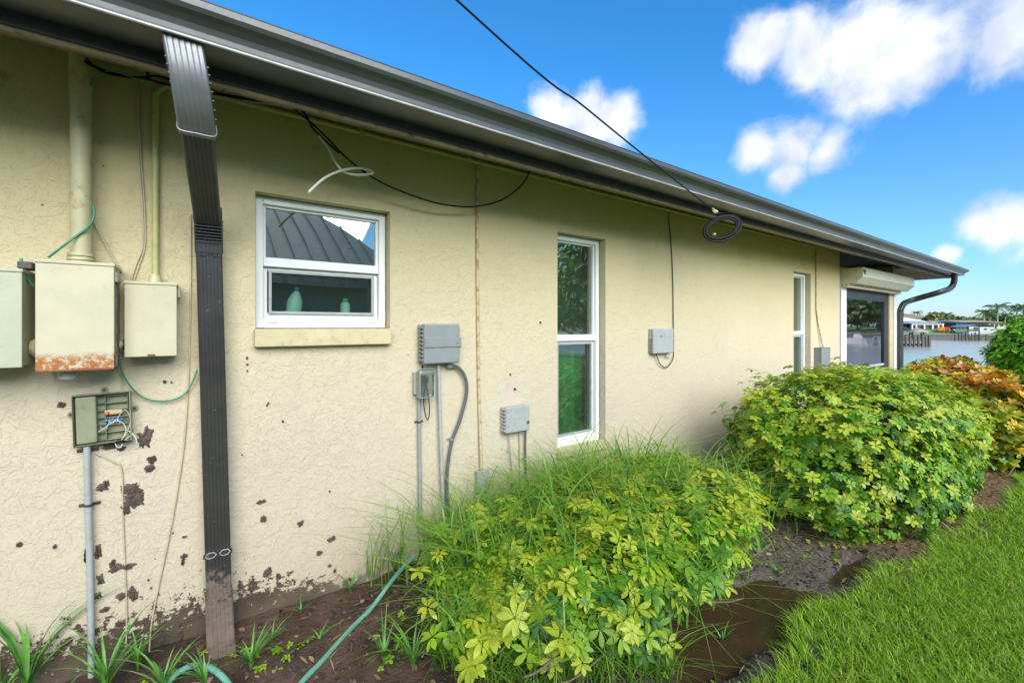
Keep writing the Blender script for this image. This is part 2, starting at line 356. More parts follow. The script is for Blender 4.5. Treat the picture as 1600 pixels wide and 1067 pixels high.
def thing(name, label, cat, loc=(0,0,0), group=None):
    o = bpy.data.objects.new(name, None); COL.objects.link(o); o.location = loc; ORG[o.name] = Vector(loc)
    o.empty_display_size = .1
    return tag(o, label, cat, group)
def dup(root, loc, label=None, rot=None, scale=None, group=None):
    r = root.copy(); COL.objects.link(r); r.location = loc; ORG[r.name] = Vector(loc)
    if rot is not None: r.rotation_euler = (0, 0, rot)
    if scale is not None: r.scale = (scale,) * 3
    if label: r['label'] = label
    if group: r['group'] = group
    for ch in list(root.children):
        c = ch.copy(); COL.objects.link(c); c.parent = r
        for g in ch.children:
            d = g.copy(); COL.objects.link(d); d.parent = c
    return r
def fast_mesh(name, V, F, mat, parent=None, tint=None, smooth=True):
    """V (n,3), F (m,k) one face size"""
    me = bpy.data.meshes.new(name); V = np.asarray(V, np.float32); F = np.asarray(F, np.int32); k = F.shape[1]
    me.vertices.add(len(V)); me.vertices.foreach_set('co', V.ravel()); me.loops.add(F.size); me.loops.foreach_set('vertex_index', F.ravel())
    me.polygons.add(len(F)); me.polygons.foreach_set('loop_start', np.arange(0, F.size, k, dtype=np.int32)); 
    me.polygons.foreach_set('use_smooth', np.full(len(F), smooth)); me.update(calc_edges=True)
    if tint is not None:
        at = me.attributes.new('tint', 'FLOAT_COLOR', 'POINT'); c = np.ones((len(V), 4), np.float32); c[:, :3] = tint; at.data.foreach_set('color', c.ravel())
    me.materials.append(MT[mat] if isinstance(mat, str) else mat)
    o = bpy.data.objects.new(name, me); COL.objects.link(o); o.parent = parent; return o

# ------------------------------------------------------------------ ground, water
def ground_mat():
    g = NG('bed_soil_and_lawn'); x, y, z = g.sep()
    n = g.noise(5, 8, .68); n2 = g.noise(38, 7, .7); n3 = g.noise(1.4, 4, .6)
    soil = g.mix(g.ramp(n, .35, .62), (.040, .022, .014), (.12, .070, .045))
    mudc = g.mix(g.ramp(n2, .35, .7), (.085, .060, .046), (.22, .165, .130))
    mulch = g.mix(g.ramp(n2, .38, .62), (.13, .060, .025), (.38, .23, .11))
    right = g.ramp(g.math('ADD', x, g.math('MULTIPLY', n3, .9)), 2.1, 2.7)
    c = g.mix(right, soil, mudc)
    right2 = g.ramp(g.math('ADD', x, g.math('MULTIPLY', n3, 1.1)), 4.0, 4.6)
    c = g.mix(right2, c, mulch)
    lawnmask = g.ramp(g.math('ADD', g.math('ADD', y, g.math('MULTIPLY', g.ramp(x, 3.3, 4.4), .2)), g.math('MULTIPLY', n3, .12)), -1.60, -1.72)
    c = g.mix(g.math('MULTIPLY', lawnmask, 1.0), c, g.mix(n2, (.03, .055, .010), (.08, .13, .022)))
    c = g.mix(g.ramp(y, -2.6, -3.6), c, g.mix(n2, (.05, .11, .012), (.13, .24, .03)))
    wet = g.math('MULTIPLY_ADD', n2, .5, .38)
    g.bsdf(c, wet, 0, g.bump(g.math('ADD', n, g.math('MULTIPLY', n2, .6)), .03), .5); return g.m
MT['ground'] = ground_mat()
PUD = [((2.36, -1.37), .50, .20, -.25), ((3.3, -1.53), .20, .055, -.1), ((1.9, -1.42), .22, .12, .0)]
def puddle_d(x, y):
    m = 9
    for (cx, cy), a, b, rot in PUD:
        dx, dy = x - cx + .10 * mnoise.noise(Vector((x * 6, y * 6, 2))), y - cy + .07 * mnoise.noise(Vector((x * 9, y * 9, 7))); c, s_ = math.cos(rot), math.sin(rot)
        m = min(m, math.hypot((dx * c + dy * s_) / a, (-dx * s_ + dy * c) / b))
    return m
def gh(x, y):
    lawn = max(0, min(1, (-1.55 - y) / .2)); near = 1 - lawn
    h = .03 * lawn
    if near > 0:
        nn = mnoise.fractal(Vector((x * 3.1, y * 3.1, 1.7)), 1.0, 2.0, 5) * .05 + mnoise.noise(Vector((x * 16, y * 16, .3))) * .011
        foot = max(0, 1 + y / .55) * .045
        h += near * (nn * .55 + foot + .015)
        d = puddle_d(x, y); wv = max(0, min(1, (1.35 - d) / .6))
        h = h * (1 - .45 * wv) - .080 * wv
    return h
xs = np.concatenate([np.arange(-3.5, 7.5, .045), np.arange(7.5, 14.6, .2)]); ys = np.concatenate([np.arange(-12.0, -4.0, .4), np.arange(-4.0, .12, .045)])
V = np.array([(x, y, gh(x, y) if y > -4 else .03) for y in ys for x in xs], np.float32)
nx_, ny_ = len(xs), len(ys)
ii, jj = np.meshgrid(np.arange(nx_ - 1), np.arange(ny_ - 1)); ii = ii.ravel(); jj = jj.ravel()
F = np.stack([jj * nx_ + ii, jj * nx_ + ii + 1, (jj + 1) * nx_ + ii + 1, (jj + 1) * nx_ + ii], 1)
tag(fast_mesh('garden_ground', V, F, 'ground'), 'garden bed soil and lawn ground beside the house', kind='structure')
# one wide sheet of land behind the lot, with the canal cut into it
g = NG('distant_land'); g.bsdf(g.mix(g.noise(.3, 5), (.05, .10, .015), (.10, .17, .03)), .9); MT['land'] = g.m
lb = MB()
XS, XF = 14.55, 108.0
for (x0, x1, y0, y1) in ((-900, -3.45, -900, 900), (-3.45, XS, -900, -11.95), (-3.45, XS, .1, 900), (XF, 4000, -4000, 4000)):
    lb.quad((x0, y0, -.01 if x0 < 50 else .12), (x1, y0, -.01 if x0 < 50 else .12), (x1, y1, -.01 if x0 < 50 else .12), (x0, y1, -.01 if x0 < 50 else .12))
tag(obj('land', lb, 'land'), 'flat land round the canal', kind='structure')
g = NG('canal_water')
wv = g.n('ShaderNodeMapping'); g.set(wv, 'Vector', g.coord()); wv.inputs['Scale'].default_value = (.35, 1.0, 1)
hh = g.math('ADD', g.noise(1.1, 4, .55, .6, wv.outputs[0]), g.math('MULTIPLY', g.noise(5.5, 3, .6, 0, wv.outputs[0]), .35))
g.bsdf((.42, .40, .29), .20, 0, g.bump(hh, .07), .5, IOR=1.33); MT['water'] = g.m
wb = MB().quad((XS - .5, -900, -.9), (XF + .5, -900, -.9), (XF + .5, 900, -.9), (XS - .5, 900, -.9))
tag(obj('canal_water', wb, 'water'), 'grey rippled canal water', kind='structure')
MT['concrete'] = mat_plain('seawall_concrete', (.36, .35, .32), .8, var=.15, bump=.005, dirt=(.12, .11, .09), dirtamt=.5)
MT['dark_wood'] = mat_plain('weathered_dock_timber', (.075, .06, .05), .8, var=.3, scale=20)
sw = MB().box(XS, XS + .25, -60, 60, -1.6, .06).box(XS - .1, XS + .35, -60, 60, .06, .16)
tag(obj('near_seawall', sw, 'concrete'), 'concrete seawall along the lot edge', 'seawall')
sw = MB().box(XF - .3, XF + .02, -200, 200, -1.6, .02).box(XF - .4, XF + .3, -200, 200, .02, .2)
MT['thatch_grey'] = mat_plain('weathered_grey_seawall', (.26, .24, .20), .9, var=.25)
far_sw = thing('far_seawall', 'pale capped seawall along the far bank of the canal', 'seawall', (XF, 0, 0))
obj('cap', MB().box(XF - .4, XF + .5, -200, 200, .0, .22), 'concrete', far_sw); obj('wall_face', MB().box(XF - .3, XF + .3, -200, 200, -1.6, -.002), 'thatch_grey', far_sw)
g = NG('puddle_water'); g.bsdf(g.mix(g.noise(4, 4), (.040, .024, .010), (.085, .055, .028)), .03, 0, g.bump(g.noise(14, 3), .0025), .6, IOR=1.33); MT['puddle'] = g.m
for k, ((cx, cy), a, b, rot) in enumerate(PUD[:2]):
    if k == 0: a *= 1.5; b *= 1.5; cx -= .12
    pb = MB(); n = 40; vs = [(cx, cy, -.0225 + .001 * k)]
    for i in range(n):
        t = 2 * PI * i / n; ra = 1.25
        vs.append((cx + ra * (a * math.cos(t) * math.cos(rot) - b * math.sin(t) * math.sin(rot)), cy + ra * (a * math.cos(t) * math.sin(rot) + b * math.sin(t) * math.cos(rot)), -.0225 + .001 * k))
    pb.add(vs, [(0, i + 1, (i + 1) % n + 1) for i in range(n)])
    tag(obj('puddle', pb, 'puddle'), 'muddy brown puddle water', kind='structure')

# ------------------------------------------------------------------ the house
XE = P(1312, 500).x; XL = -3.2; WZ = 2.64
def win_rect(pl, pr, pt, pb, xt): return (P(pl, 500).x, P(pr, 500).x, P(xt, pb).z, P(xt, pt).z)
W1 = win_rect(399, 609.5, 299, 514, 402)
W2 = win_rect(871, 946, 362, 705, 873)
W3 = (P(1240, 500).x, P(1266.6, 500).x, W2[2], P(1242, 424).z)
house = thing('house', 'cream stucco house wall with dark gutter and white windows', 'house')
wb = MB(); xc = sorted({XL, XE, *[v for W in (W1, W2, W3) for v in W[:2]]}); zc = sorted({-.3, WZ, *[v for W in (W1, W2, W3) for v in W[2:]]})
for i in range(len(xc) - 1):
    for j in range(len(zc) - 1):
        mx_, mz = (xc[i] + xc[i + 1]) / 2, (zc[j] + zc[j + 1]) / 2
        if any(W[0] < mx_ < W[1] and W[2] < mz < W[3] for W in (W1, W2, W3)): continue
        wb.quad((xc[i], 0, zc[j]), (xc[i + 1], 0, zc[j]), (xc[i + 1], 0, zc[j + 1]), (xc[i], 0, zc[j + 1]))
TK = .2
for (a, b, c, d) in (W1, W2, W3):
    wb.quad((a, 0, c), (a, TK, c), (a, TK, d), (a, 0, d)); wb.quad((b, 0, c), (b, 0, d), (b, TK, d), (b, TK, c))
    wb.quad((a, 0, d), (a, TK, d), (b, TK, d), (b, 0, d)); wb.quad((a, 0, c), (b, 0, c), (b, TK, c), (a, TK, c))
wb.quad((XE, 0, -.3), (XE, TK, -.3), (XE, TK, WZ), (XE, 0, WZ)); wb.quad((XL, 0, -.3), (XL, 9, -.3), (XL, 9, WZ), (XL, 0, WZ))
wb.quad((XE, TK, -.3), (XE, 3.2, -.3), (XE, 3.2, WZ), (XE, TK, WZ)); wb.quad((XL, 9, -.3), (10.7, 9, -.3), (10.7, 9, WZ), (XL, 9, WZ))
wall = obj('wall', wb, 'stucco', house)
bvs = MB()
# interior shells behind the windows
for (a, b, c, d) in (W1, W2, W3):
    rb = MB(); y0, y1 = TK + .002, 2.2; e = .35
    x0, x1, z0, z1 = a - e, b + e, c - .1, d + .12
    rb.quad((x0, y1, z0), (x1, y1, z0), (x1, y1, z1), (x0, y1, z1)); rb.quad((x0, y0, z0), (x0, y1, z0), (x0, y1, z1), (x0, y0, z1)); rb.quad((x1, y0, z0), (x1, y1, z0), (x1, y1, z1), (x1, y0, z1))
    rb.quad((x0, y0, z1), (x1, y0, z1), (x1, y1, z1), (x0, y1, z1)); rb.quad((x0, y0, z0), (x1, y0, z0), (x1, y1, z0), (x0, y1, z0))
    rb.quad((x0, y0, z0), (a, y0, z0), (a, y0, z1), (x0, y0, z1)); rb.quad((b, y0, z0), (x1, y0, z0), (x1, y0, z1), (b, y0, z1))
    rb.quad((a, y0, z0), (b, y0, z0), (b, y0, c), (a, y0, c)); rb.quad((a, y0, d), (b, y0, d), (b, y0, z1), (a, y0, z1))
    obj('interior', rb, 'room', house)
# sill of the small window
a = P(398, 520, .045).x; b = P(612, 520, .045).x; zt = P(402, 514, .02).z; zb = P(402, 542.5, .045).z
obj('window_sill', MB().box(a, b, -.045, TK, zb, zt), 'trim_cream', house, .005)
obj('window_sill', MB().box(W2[0] - .01, W2[1] + .03, -.03, TK, W2[2] - .05, W2[2] + .004), 'trim_cream', house, .004)

YF = .065                                  # how far the frames sit behind the wall face
def frame_ring(mb, x0, x1, z0, z1, wd, y0, y1, wb_=None, wt=None):
    wb_ = wb_ or wd; wt = wt or wd
    mb.box(x0, x0 + wd, y0, y1, z0, z1); mb.box(x1 - wd, x1, y0, y1, z0, z1)
    mb.box(x0 + wd, x1 - wd, y0 + .0015, y1, z0, z0 + wb_); mb.box(x0 + wd, x1 - wd, y0 + .0015, y1, z1 - wt, z1)
def hung_window(W, zmid, fw, label, screen=False, tall=False):
    x0, x1, z0, z1 = W; e = .004; x0 += e; x1 -= e; z0 += e; z1 -= e
    w = obj('window', MB().box(x0, x1, .16, .165, z0 - .003, z0 + .01), 'vinyl', house); w['label'] = label
    m = MB(); frame_ring(m, x0, x1, z0, z1, fw, YF, .15, fw * 1.35); obj('outer_frame', m, 'vinyl', w, .004)
    m = MB(); frame_ring(m, x0 + fw, x1 - fw, zmid + .012, z1 - fw, .014, YF + .022, .13); obj('upper_sash', m, 'vinyl', w, .003)
    obj('meeting_rail', MB().box(x0 + fw + .001, x1 - fw - .001, YF + .008, .13, zmid - .024, zmid + .022), 'vinyl', w, .004)
    sw_ = .03; zl = z0 + fw * 1.35
    m = MB(); frame_ring(m, x0 + fw + .002, x1 - fw - .002, zl, zmid - .026, sw_ * .65, YF + .034, .13, sw_); obj('lower_sash', m, 'vinyl', w, .003)
    m = MB(); frame_ring(m, x0 + fw + sw_ * .9, x1 - fw - sw_ * .9, zl + sw_ * .8, zmid - .04, .014, YF + .018, YF + .033); obj('screen_frame', m, 'screen_frame', w, .002)
    g1 = MB().quad((x0 + fw + .012, YF + .04, zmid + .02), (x1 - fw - .012, YF + .04, zmid + .02), (x1 - fw - .012, YF + .04, z1 - fw - .012), (x0 + fw + .012, YF + .04, z1 - fw - .012))
    obj('upper_pane', g1, 'glass_upper', w)
    g2 = MB().quad((x0 + fw + sw_ * .6, YF + .055, zl + sw_ * .8), (x1 - fw - sw_ * .6, YF + .055, zl + sw_ * .8), (x1 - fw - sw_ * .6, YF + .055, zmid - .03), (x0 + fw + sw_ * .6, YF + .055, zmid - .03))
    obj('lower_pane', g2, 'glass', w)
    if screen:
        g3 = MB().quad((x0 + fw + sw_, YF + .026, zl + sw_), (x1 - fw - sw_, YF + .026, zl + sw_), (x1 - fw - sw_, YF + .026, zmid - .045), (x0 + fw + sw_, YF + .026, zmid - .045))
        obj('insect_screen', g3, 'insect', w)
    # dirty caulk line and weep slots
    for xx in (x0 + .001, x1 - .003): obj('caulk', MB().box(xx, xx + .002, YF - .004, YF + .001, z0, z1), 'caulk', w)
    if tall:
        m = MB(); n = 60; vs = []
        for i in range(n + 1): q_ = i / n; vs += [(x0 - .1 + (x1 - x0 + .2) * q_, .26 + .022 * math.sin(q_ * 44), z0 - .05), (x0 - .1 + (x1 - x0 + .2) * q_, .26 + .022 * math.sin(q_ * 44 + .4), z1 + .05)]
        m.add(vs, [(2 * i, 2 * i + 2, 2 * i + 3, 2 * i + 1) for i in range(n)], True); obj('curtain', m, 'curtain', w)
    if not tall:
        for xx in (x0 + .06, x1 - .11): obj('weep_cover', MB().box(xx, xx + .045, YF - .003, YF + .002, z0 + .026, z0 + .033), 'trim_cream', w)
    return w
hung_window(W1, P(402, 405).z, .038, 'small nearly square white window with bottles behind its lower pane', True)
hung_window(W2, P(873, 529).z, .040, 'tall narrow white window', False, True)
hung_window(W3, W2[2] + (W2[3] - W2[2]) * .515, .040, 'tall narrow white window nearest the lanai', False, True)
# lanai behind the far end of the wall
ln = MB(); x1 = 10.7
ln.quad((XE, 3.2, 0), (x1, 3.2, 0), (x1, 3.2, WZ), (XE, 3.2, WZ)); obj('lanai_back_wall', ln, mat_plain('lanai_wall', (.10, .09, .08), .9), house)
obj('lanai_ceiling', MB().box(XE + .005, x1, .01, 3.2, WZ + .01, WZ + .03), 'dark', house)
obj('lanai_floor', MB().box(XE, x1, 0, 3.2, -.05, .1), 'concrete', house)
EX = 11.7
# soffit panels, one by one
pan = None; x = XL
while x < EX - .3:
    wdt = .298
    if pan is None:
        m = MB(); m.prism([(0, -.548, 2.434), (0, -.002, 2.636), (0, -.002, 2.646), (0, -.548, 2.444)], (wdt, 0, 0)); pan = obj('soffit_panel', m, 'soffit', house, .003, 1, origin=(0, 0, 0)); pan.location = (x, 0, 0)
    else:
        c = pan.copy(); COL.objects.link(c); c.location = (x, 0, 0)
    x += .3
# end soffit: slopes up to the lanai beam
m = MB(); yy = -.55
for k in range(16):
    y0 = yy + k * .3; m = MB(); m.prism([(EX, y0, 2.434), (10.72, y0, 2.60), (10.72, y0, 2.61), (EX, y0, 2.444)], (0, .297, 0)); obj('soffit_panel', m, 'soffit', house, .003, 1)
obj('end_beam', MB().box(10.6, 10.72, .02, 3.2, 2.40, WZ), 'trim_cream', house)
obj('fascia', MB().box(XL, EX, -.565, -.55, 2.432, 2.60), 'fascia', house); obj('fascia', MB().box(EX, EX + .015, -.565, 9.3, 2.432, 2.60), 'fascia', house)
obj('soffit_trim', MB().box(XL, EX - .002, -.549, -.53, 2.4215, 2.4335), 'soffit', house, .003)
# gutter profile in (outward, z)
prof = [(.000, .100), (.000, .000), (.148, .000), (.156, .004), (.158, .014), (.160, .030), (.168, .048), (.186, .062), (.204, .070), (.214, .082), (.216, .104), (.205, .106), (.202, .098), (.210, .092),
        (.208, .084), (.200, .076), (.182, .067), (.163, .052), (.155, .030), (.150, .010), (.144, .006), (.006, .006), (.006, .100)]
gz = 2.472; gx1 = EX + .02
m = MB(); n = len(prof); o = 0
segx = [XL, gx1]
vs = [(XL, -.566 - a, gz + b) for a, b in prof] + [(gx1 + a, -.566 - a, gz + b) for a, b in prof] + [(gx1 + a, 9.3, gz + b) for a, b in prof]
m.add(vs, [(i, (i + 1) % n, (i + 1) % n + n, i + n) for i in range(n)] + [(n + i, (i + 1) % n + n, (i + 1) % n + 2 * n, i + 2 * n) for i in range(n)], False)
gut = obj('gutter', m, 'bronze_gutter', house); gut['label'] = 'dark grey bronze seamless gutter'
MT['gutter_edge'] = mat_plain('gutter_fold_highlight_grey', (.46, .46, .45), .35, .2, var=.2)  # pale grey: the highlight along the gutter's bottom fold put into the colour
obj('gutter_fold_highlight', MB().tube([(XL, -.566 - .157, gz + .003), (EX + .16, -.566 - .157, gz + .003)], .0055, 8), 'gutter_edge', gut)
obj('gutter_lip', MB().tube([(XL, -.566 - .214, gz + .106), (EX + .22, -.566 - .214, gz + .106)], .0035, 8), 'bronze', gut)
for k in range(7):
    xx = 1.2 + k * 1.7
# roof
rz = 2.60; m = MB(); e = .57
A = (XL, -e, rz); Bq = (EX, -e, rz); Cq = (EX, 9.4, rz); D_ = (XL, 9.4, rz); R1 = (EX - 5, 4.4, rz + 1.75); R0 = (XL, 4.4, rz + 1.75)
m.add([A, Bq, R1, R0], [(0, 1, 2, 3)]); m.add([Bq, Cq, R1], [(0, 1, 2)]); m.add([Cq, D_, R0, R1], [(0, 1, 2, 3)]); m.add([D_, A, R0], [(0, 1, 2)])
obj('roof', m, mat_plain('roof_membrane_grey', (.2, .19, .18), .7), house)
# corner posts and the screened opening of the lanai
xa, xb, xc_, xd = P(1313, 500).x + .004, P(1321.5, 500).x, P(1388, 500).x, P(1401, 500).x
obj('corner_post', MB().box(xa, xb, -.012, .08, 0, 2.40), 'vinyl', house, .004)
obj('corner_post', MB().box(P(1396, 500).x, xd, -.012, .10, 0, 2.40), 'vinyl', house, .004)
obj('corner_post', MB().box(P(1390, 500).x, P(1395.6, 500).x, .0, .10, 0, 2.40), 'trim_cream', house, .004)
sgl = obj('lanai_window', MB().box(xb + .001, P(1390, 500).x - .001, .05, .09, 2.36, 2.44), 'trim_cream', house)
m = MB(); zr = P(1322, 577).z
m.box(xb + .002, xb + .03, .02, .06, .1, 2.35); m.box(P(1384, 500).x, P(1390, 500).x - .002, .02, .06, .1, 2.35); m.box(xb + .03, P(1384, 500).x, .021, .06, P(1322, 466).z, 2.35); obj('dark_frame', m, 'bronze', sgl)
obj('rail', MB().box(xb + .032, P(1384, 500).x - .002, .022, .05, zr - .03, zr), 'vinyl', sgl)
obj('pane', MB().quad((xb + .03, .045, .1), (P(1384, 500).x, .045, .1), (P(1384, 500).x, .045, 2.2), (xb + .03, .045, 2.2)), 'glass_lanai', sgl)

# ------------------------------------------------------------------ downspouts (rectangular, ribbed, swept in the y-z plane)
def rib_profile(wd, dp):
    pts = []; nr = 6
    pts.append((-wd / 2, -dp / 2 + .006)); pts.append((-wd / 2 + .006, -dp / 2))
    for k in range(nr):
        c = -wd / 2 + .015 + (wd - .030) * k / (nr - 1); pts += [(c - .006, -dp / 2), (c - .003, -dp / 2 + .0022), (c + .003, -dp / 2 + .0022), (c + .006, -dp / 2)]
    pts += [(wd / 2 - .006, -dp / 2), (wd / 2, -dp / 2 + .006), (wd / 2, dp / 2 - .006), (wd / 2 - .006, dp / 2), (-wd / 2 + .006, dp / 2), (-wd / 2, dp / 2 - .006)]
    return pts
def sweep(mb, path, prof, scales=None, sm=False):          # path points (x,y,z); profile u along x (or given), v outward
    k = len(path); n = len(prof); vs = []
    for i, p in enumerate(path):
        p = Vector(p); t = (Vector(path[min(i + 1, k - 1)]) - Vector(path[max(i - 1, 0)])).normalized()
        side = Vector((1, 0, 0)); nv = side.cross(t).normalized()
        if nv.y > 0 and abs(nv.y) > .2: nv = -nv
        nv = -nv                                   # -v is outward (towards -y)
        sc_ = scales[i] if scales else 1
        for (u, v) in prof: vs.append(p + side * u * sc_ + nv * v * sc_)
    mb.add(vs, [(i * n + j, i * n + (j + 1) % n, (i + 1) * n + (j + 1) % n, (i + 1) * n + j) for i in range(k - 1) for j in range(n)], sm)
    mb.add(vs[:n], [tuple(range(n))]); mb.add(vs[-n:], [tuple(range(n))[::-1]])
PR = rib_profile(.100, .072)
ds = thing('downspout', 'dark ribbed downspout bending from gutter to wall, muddy at its foot', 'downspout', (.09, -.05, 0))
def dxa(z): return .045 + (2.0 - z) * .024 if z < 2.0 else .045 - (z - 2.0) * .175
def dp(y, z): return (dxa(z), y, z)
p1 = [(v_.y, v_.z) for v_ in spline([(0, -.667, 2.474), (0, -.668, 2.43), (0, -.664, 2.385), (0, -.650, 2.34), (0, -.624, 2.295), (0, -.590, 2.260), (0, -.552, 2.232)], 4)]
m = MB(); sweep(m, [dp(*q) for q in p1], rib_profile(.112, .085), None, True); eb = obj('upper_elbow', m, 'elbow', ds)
# crimps on both edges of the elbow
for i in range(7):
    z = 2.40 - i * .024; t = i / 6; yc = -.700 + .0 + t * t * .075
    for sx in (-1, 1):
        c = Vector((dxa(z) + sx * .057, yc - .002, z)); obj('crimp', MB().box(c.x - .004, c.x + .004, c.y - .004, c.y + .010, c.z - .003, c.z + .003), 'bronze', eb, .0015, 1)
obj('screw', MB().ball((dxa(2.44) + .002, -.705, 2.445), .005, 8), 'dark_metal', eb)
m = MB(); sweep(m, [dp(-.595, 2.262), dp(-.10, 1.985)], rib_profile(.100, .072)); obj('diagonal_pipe', m, 'bronze', ds)
obj('seam_ring', MB().tube(spline([(dxa(2.24) - .058, -.535, 2.27), (dxa(2.24) - .054, -.596, 2.208), (dxa(2.24), -.601, 2.203), (dxa(2.24) + .054, -.596, 2.208), (dxa(2.24) + .058, -.535, 2.27)]), .0022, 5), 'gutter_edge', ds)
p2 = [(-.15, 2.02), (-.105, 1.995), (-.078, 1.965), (-.062, 1.93), (-.053, 1.89), (-.05, 1.85)]
m = MB(); sweep(m, [dp(*q) for q in p2], rib_profile(.108, .080)); le = obj('lower_elbow', m, 'bronze', ds)
for i in range(8):
    z = 1.985 - i * .0125; y = -.152 + i * .0055 + (i * i) * .00035
    obj('crimp', MB().box(dxa(z) - .055, dxa(z) + .055, y, y + .012, z - .0028, z + .0028), 'bronze', le, .002, 1)
m = MB(); sweep(m, [dp(-.05, 1.87), dp(-.05, .9), dp(-.05, .40), dp(-.05, .18)], PR); obj('pipe', m, 'downspout', ds)
m = MB(); sweep(m, [dp(-.05, .26), dp(-.052, .16), dp(-.07, .09), dp(-.12, .04), dp(-.20, .012)], rib_profile(.108, .08)); obj('foot_elbow', m, 'downspout', ds)
# butterfly strap marks
for zc_, nm in ((1.845, 'bronze'), (.455, 'pvc_light')):
    for sx in (-1, 1):
        c = dxa(zc_) + sx * .027; yv = -.0885; w_ = .021; h_ = .014
        pts = [(c + w_ * math.cos(a), yv, zc_ + h_ * math.sin(a)) for a in np.linspace(0, 2 * PI, 7)]
        obj('strap_loop', MB().tube(pts, .0022, 5), nm, ds)
obj('strap', MB().box(dxa(.455) - .056, dxa(.455) + .056, -.088, -.0865, .444, .466), 'downspout', ds)

d2 = thing('downspout', 'thin dark curved downspout at the far corner by the canal', 'downspout', (11.4, -.6, 0))
q = [P(1490, 428, .64), P(1491, 438, .64), P(1486, 449, .60), P(1470, 456, .52), P(1425, 469, .14), P(1412, 475, .08), P(1406.5, 486, .05), P(1406, 500, .045), P(1406, 560, .045), P(1406, 680, .045)]
def sweep3(mb, path, w_, d_):
    k = len(path); vs = []
    for i, p in enumerate(path):
        t = (path[min(i + 1, k - 1)] - path[max(i - 1, 0)]).normalized(); side = t.cross(Vector((0.3, 1, 0))).normalized(); nv = side.cross(t).normalized()
        for (u, v) in ((-1, -.8), (-.8, -1), (.8, -1), (1, -.8), (1, .8), (.8, 1), (-.8, 1), (-1, .8)): vs.append(p + side * u * w_ / 2 + nv * v * d_ / 2)
    n = 8
    mb.add(vs, [(i * n + j, i * n + (j + 1) % n, (i + 1) * n + (j + 1) % n, (i + 1) * n + j) for i in range(k - 1) for j in range(n)], True)
    mb.add(vs[:n], [tuple(range(n))]); mb.add(vs[-n:], [tuple(range(n))[::-1]])
m = MB(); sweep3(m, spline(q[:7], 4), .085, .07); obj('curved_pipe', m, 'bronze', d2)
m = MB(); sweep3(m, q[6:], .095, .075); obj('pipe', m, 'bronze', d2)
for k in range(9):
    a = spline(q[:5], 6)[3 + k]; obj('crimp', MB().ball(a, .049, 8, (1, 1, .22)), 'bronze', d2)

# roll-down shutter housing above the screened opening
xs0 = XE + .03; xs1 = P(1429, 440, .28).x; zt = P(1349, 417, .28).z; f = .28
pf = [(-.004, zt + .0), (-f, zt), (-f, zt - .145), (-f + .09, zt - .235), (-.004, zt - .235)]
sh = thing('shutter_box', 'long cream roll-down shutter box above the lanai window', 'shutter', (xs0, 0, zt - .24))
obj('housing', MB().prism([(xs0, a, b) for a, b in pf], (xs1 - xs0, 0, 0)), mat_plain('shutter_cream_enamel', (.58, .56, .38), .28, var=.06, spec=.6), sh, .006)
obj('guide_rail', MB().box(xs0 + .0, xs1 - .05, -.10, -.02, zt - .285, zt - .238), 'meterbox', sh, .003)
for a, b in ((-.09, -.05), (-.20, -.05), (-.09, -.15), (-.20, -.15)):
    obj('screw', MB().ball((xs0 - .001, a, zt + b), .006, 8), 'dark_metal', sh)
m = MB().box(xs0 + .004, xs0 + .10, -f - .006, -f - .001, zt - .075, zt - .04).box(xs0 + .05, xs0 + .085, -f - .006, -f - .001, zt - .11, zt - .075); obj('damage_patch', m, 'black', sh)
obj('crease', MB().box(xs0 + .12, xs1 - .02, -f - .004, -f - .0005, zt - .148, zt - .140), 'meterbox', sh)
# ------------------------------------------------------------------ boxes, conduits and cables on the wall
def enclosure(name, label, cat, x0, x1, z0, z1, d, mat, hinge=True, lip=.012, front_mat=None, group=None):
    t = thing(name, label, cat, (x0, 0, z0), group)
    obj('body', MB().box(x0, x1, -d + .004, -.001, z0 + .004, z1 - .004), mat, t, .004)
    obj('cover', MB().box(x0 - .003, x1 + .003, -d - .003, -d + .006, z0, z1 - lip), front_mat or mat, t, .0025)
    obj('hood', MB().box(x0 - .006, x1 + .006, -d - .006, -.0, z1 - lip + .001, z1 + .002), mat, t, .003)
    return t
# three cream boxes at the left edge
t = enclosure('electrical_box', 'pale green-cream metal box cut by the left picture edge', 'electrical box', -.83, P(33, 500, .19).x, P(33, 574, .19).z, P(33, 421, .19).z, .19, 'greenbox')
xl = P(33, 500, .19).x; zz = P(48, 544, .1).z
obj('nipple', MB().cyl((xl + .002, -.08, zz), (1, 0, 0), .03, .03, .06, 20), 'pipe_cream', t, .002); obj('lock_ring', MB().cyl((xl + .01, -.08, zz), (1, 0, 0), .036, .036, .012, 20), 'pipe_cream', t)
obj('hasp', MB().box(xl - .02, xl + .02, -.15, -.05, P(33, 418, .19).z, P(33, 408, .15).z), 'dark_metal', t, .004)
xb0, xb1 = P(57, 500, .19).x, P(177, 500, .19).x; zb0, zb1 = P(117, 580, .19).z, P(117, 409, .19).z
t = enclosure('electrical_box', 'large cream electrical box with rusted lower edge', 'electrical box', xb0, xb1, zb0, zb1, .19, 'meterbox', front_mat='meterbox_rust')
obj('hub', MB().cyl(((xb0 + xb1) / 2 - .035, -.11, zb0 - .034), (0, 0, 1), .03, .034, .034, 8), 'light_plastic', t)
obj('latch', MB().box(xb1 + .001, xb1 + .014, -.185, -.15, zb0 + .01, zb0 + .065), 'dark_metal', t, .003)
obj('latch', MB().box(xb1 + .001, xb1 + .010, -.17, -.07, zb1 - .07, zb1 - .03), 'meterbox', t, .003)
obj('seam', MB().box(xb1 + .0005, xb1 + .003, -.115, -.108, zb0 + .02, zb1 - .02), 'caulk', t)
xc0, xc1 = P(196, 500, .12).x, P(275, 500, .12).x; zc0, zc1 = P(235, 557, .12).z, P(235, 441, .12).z
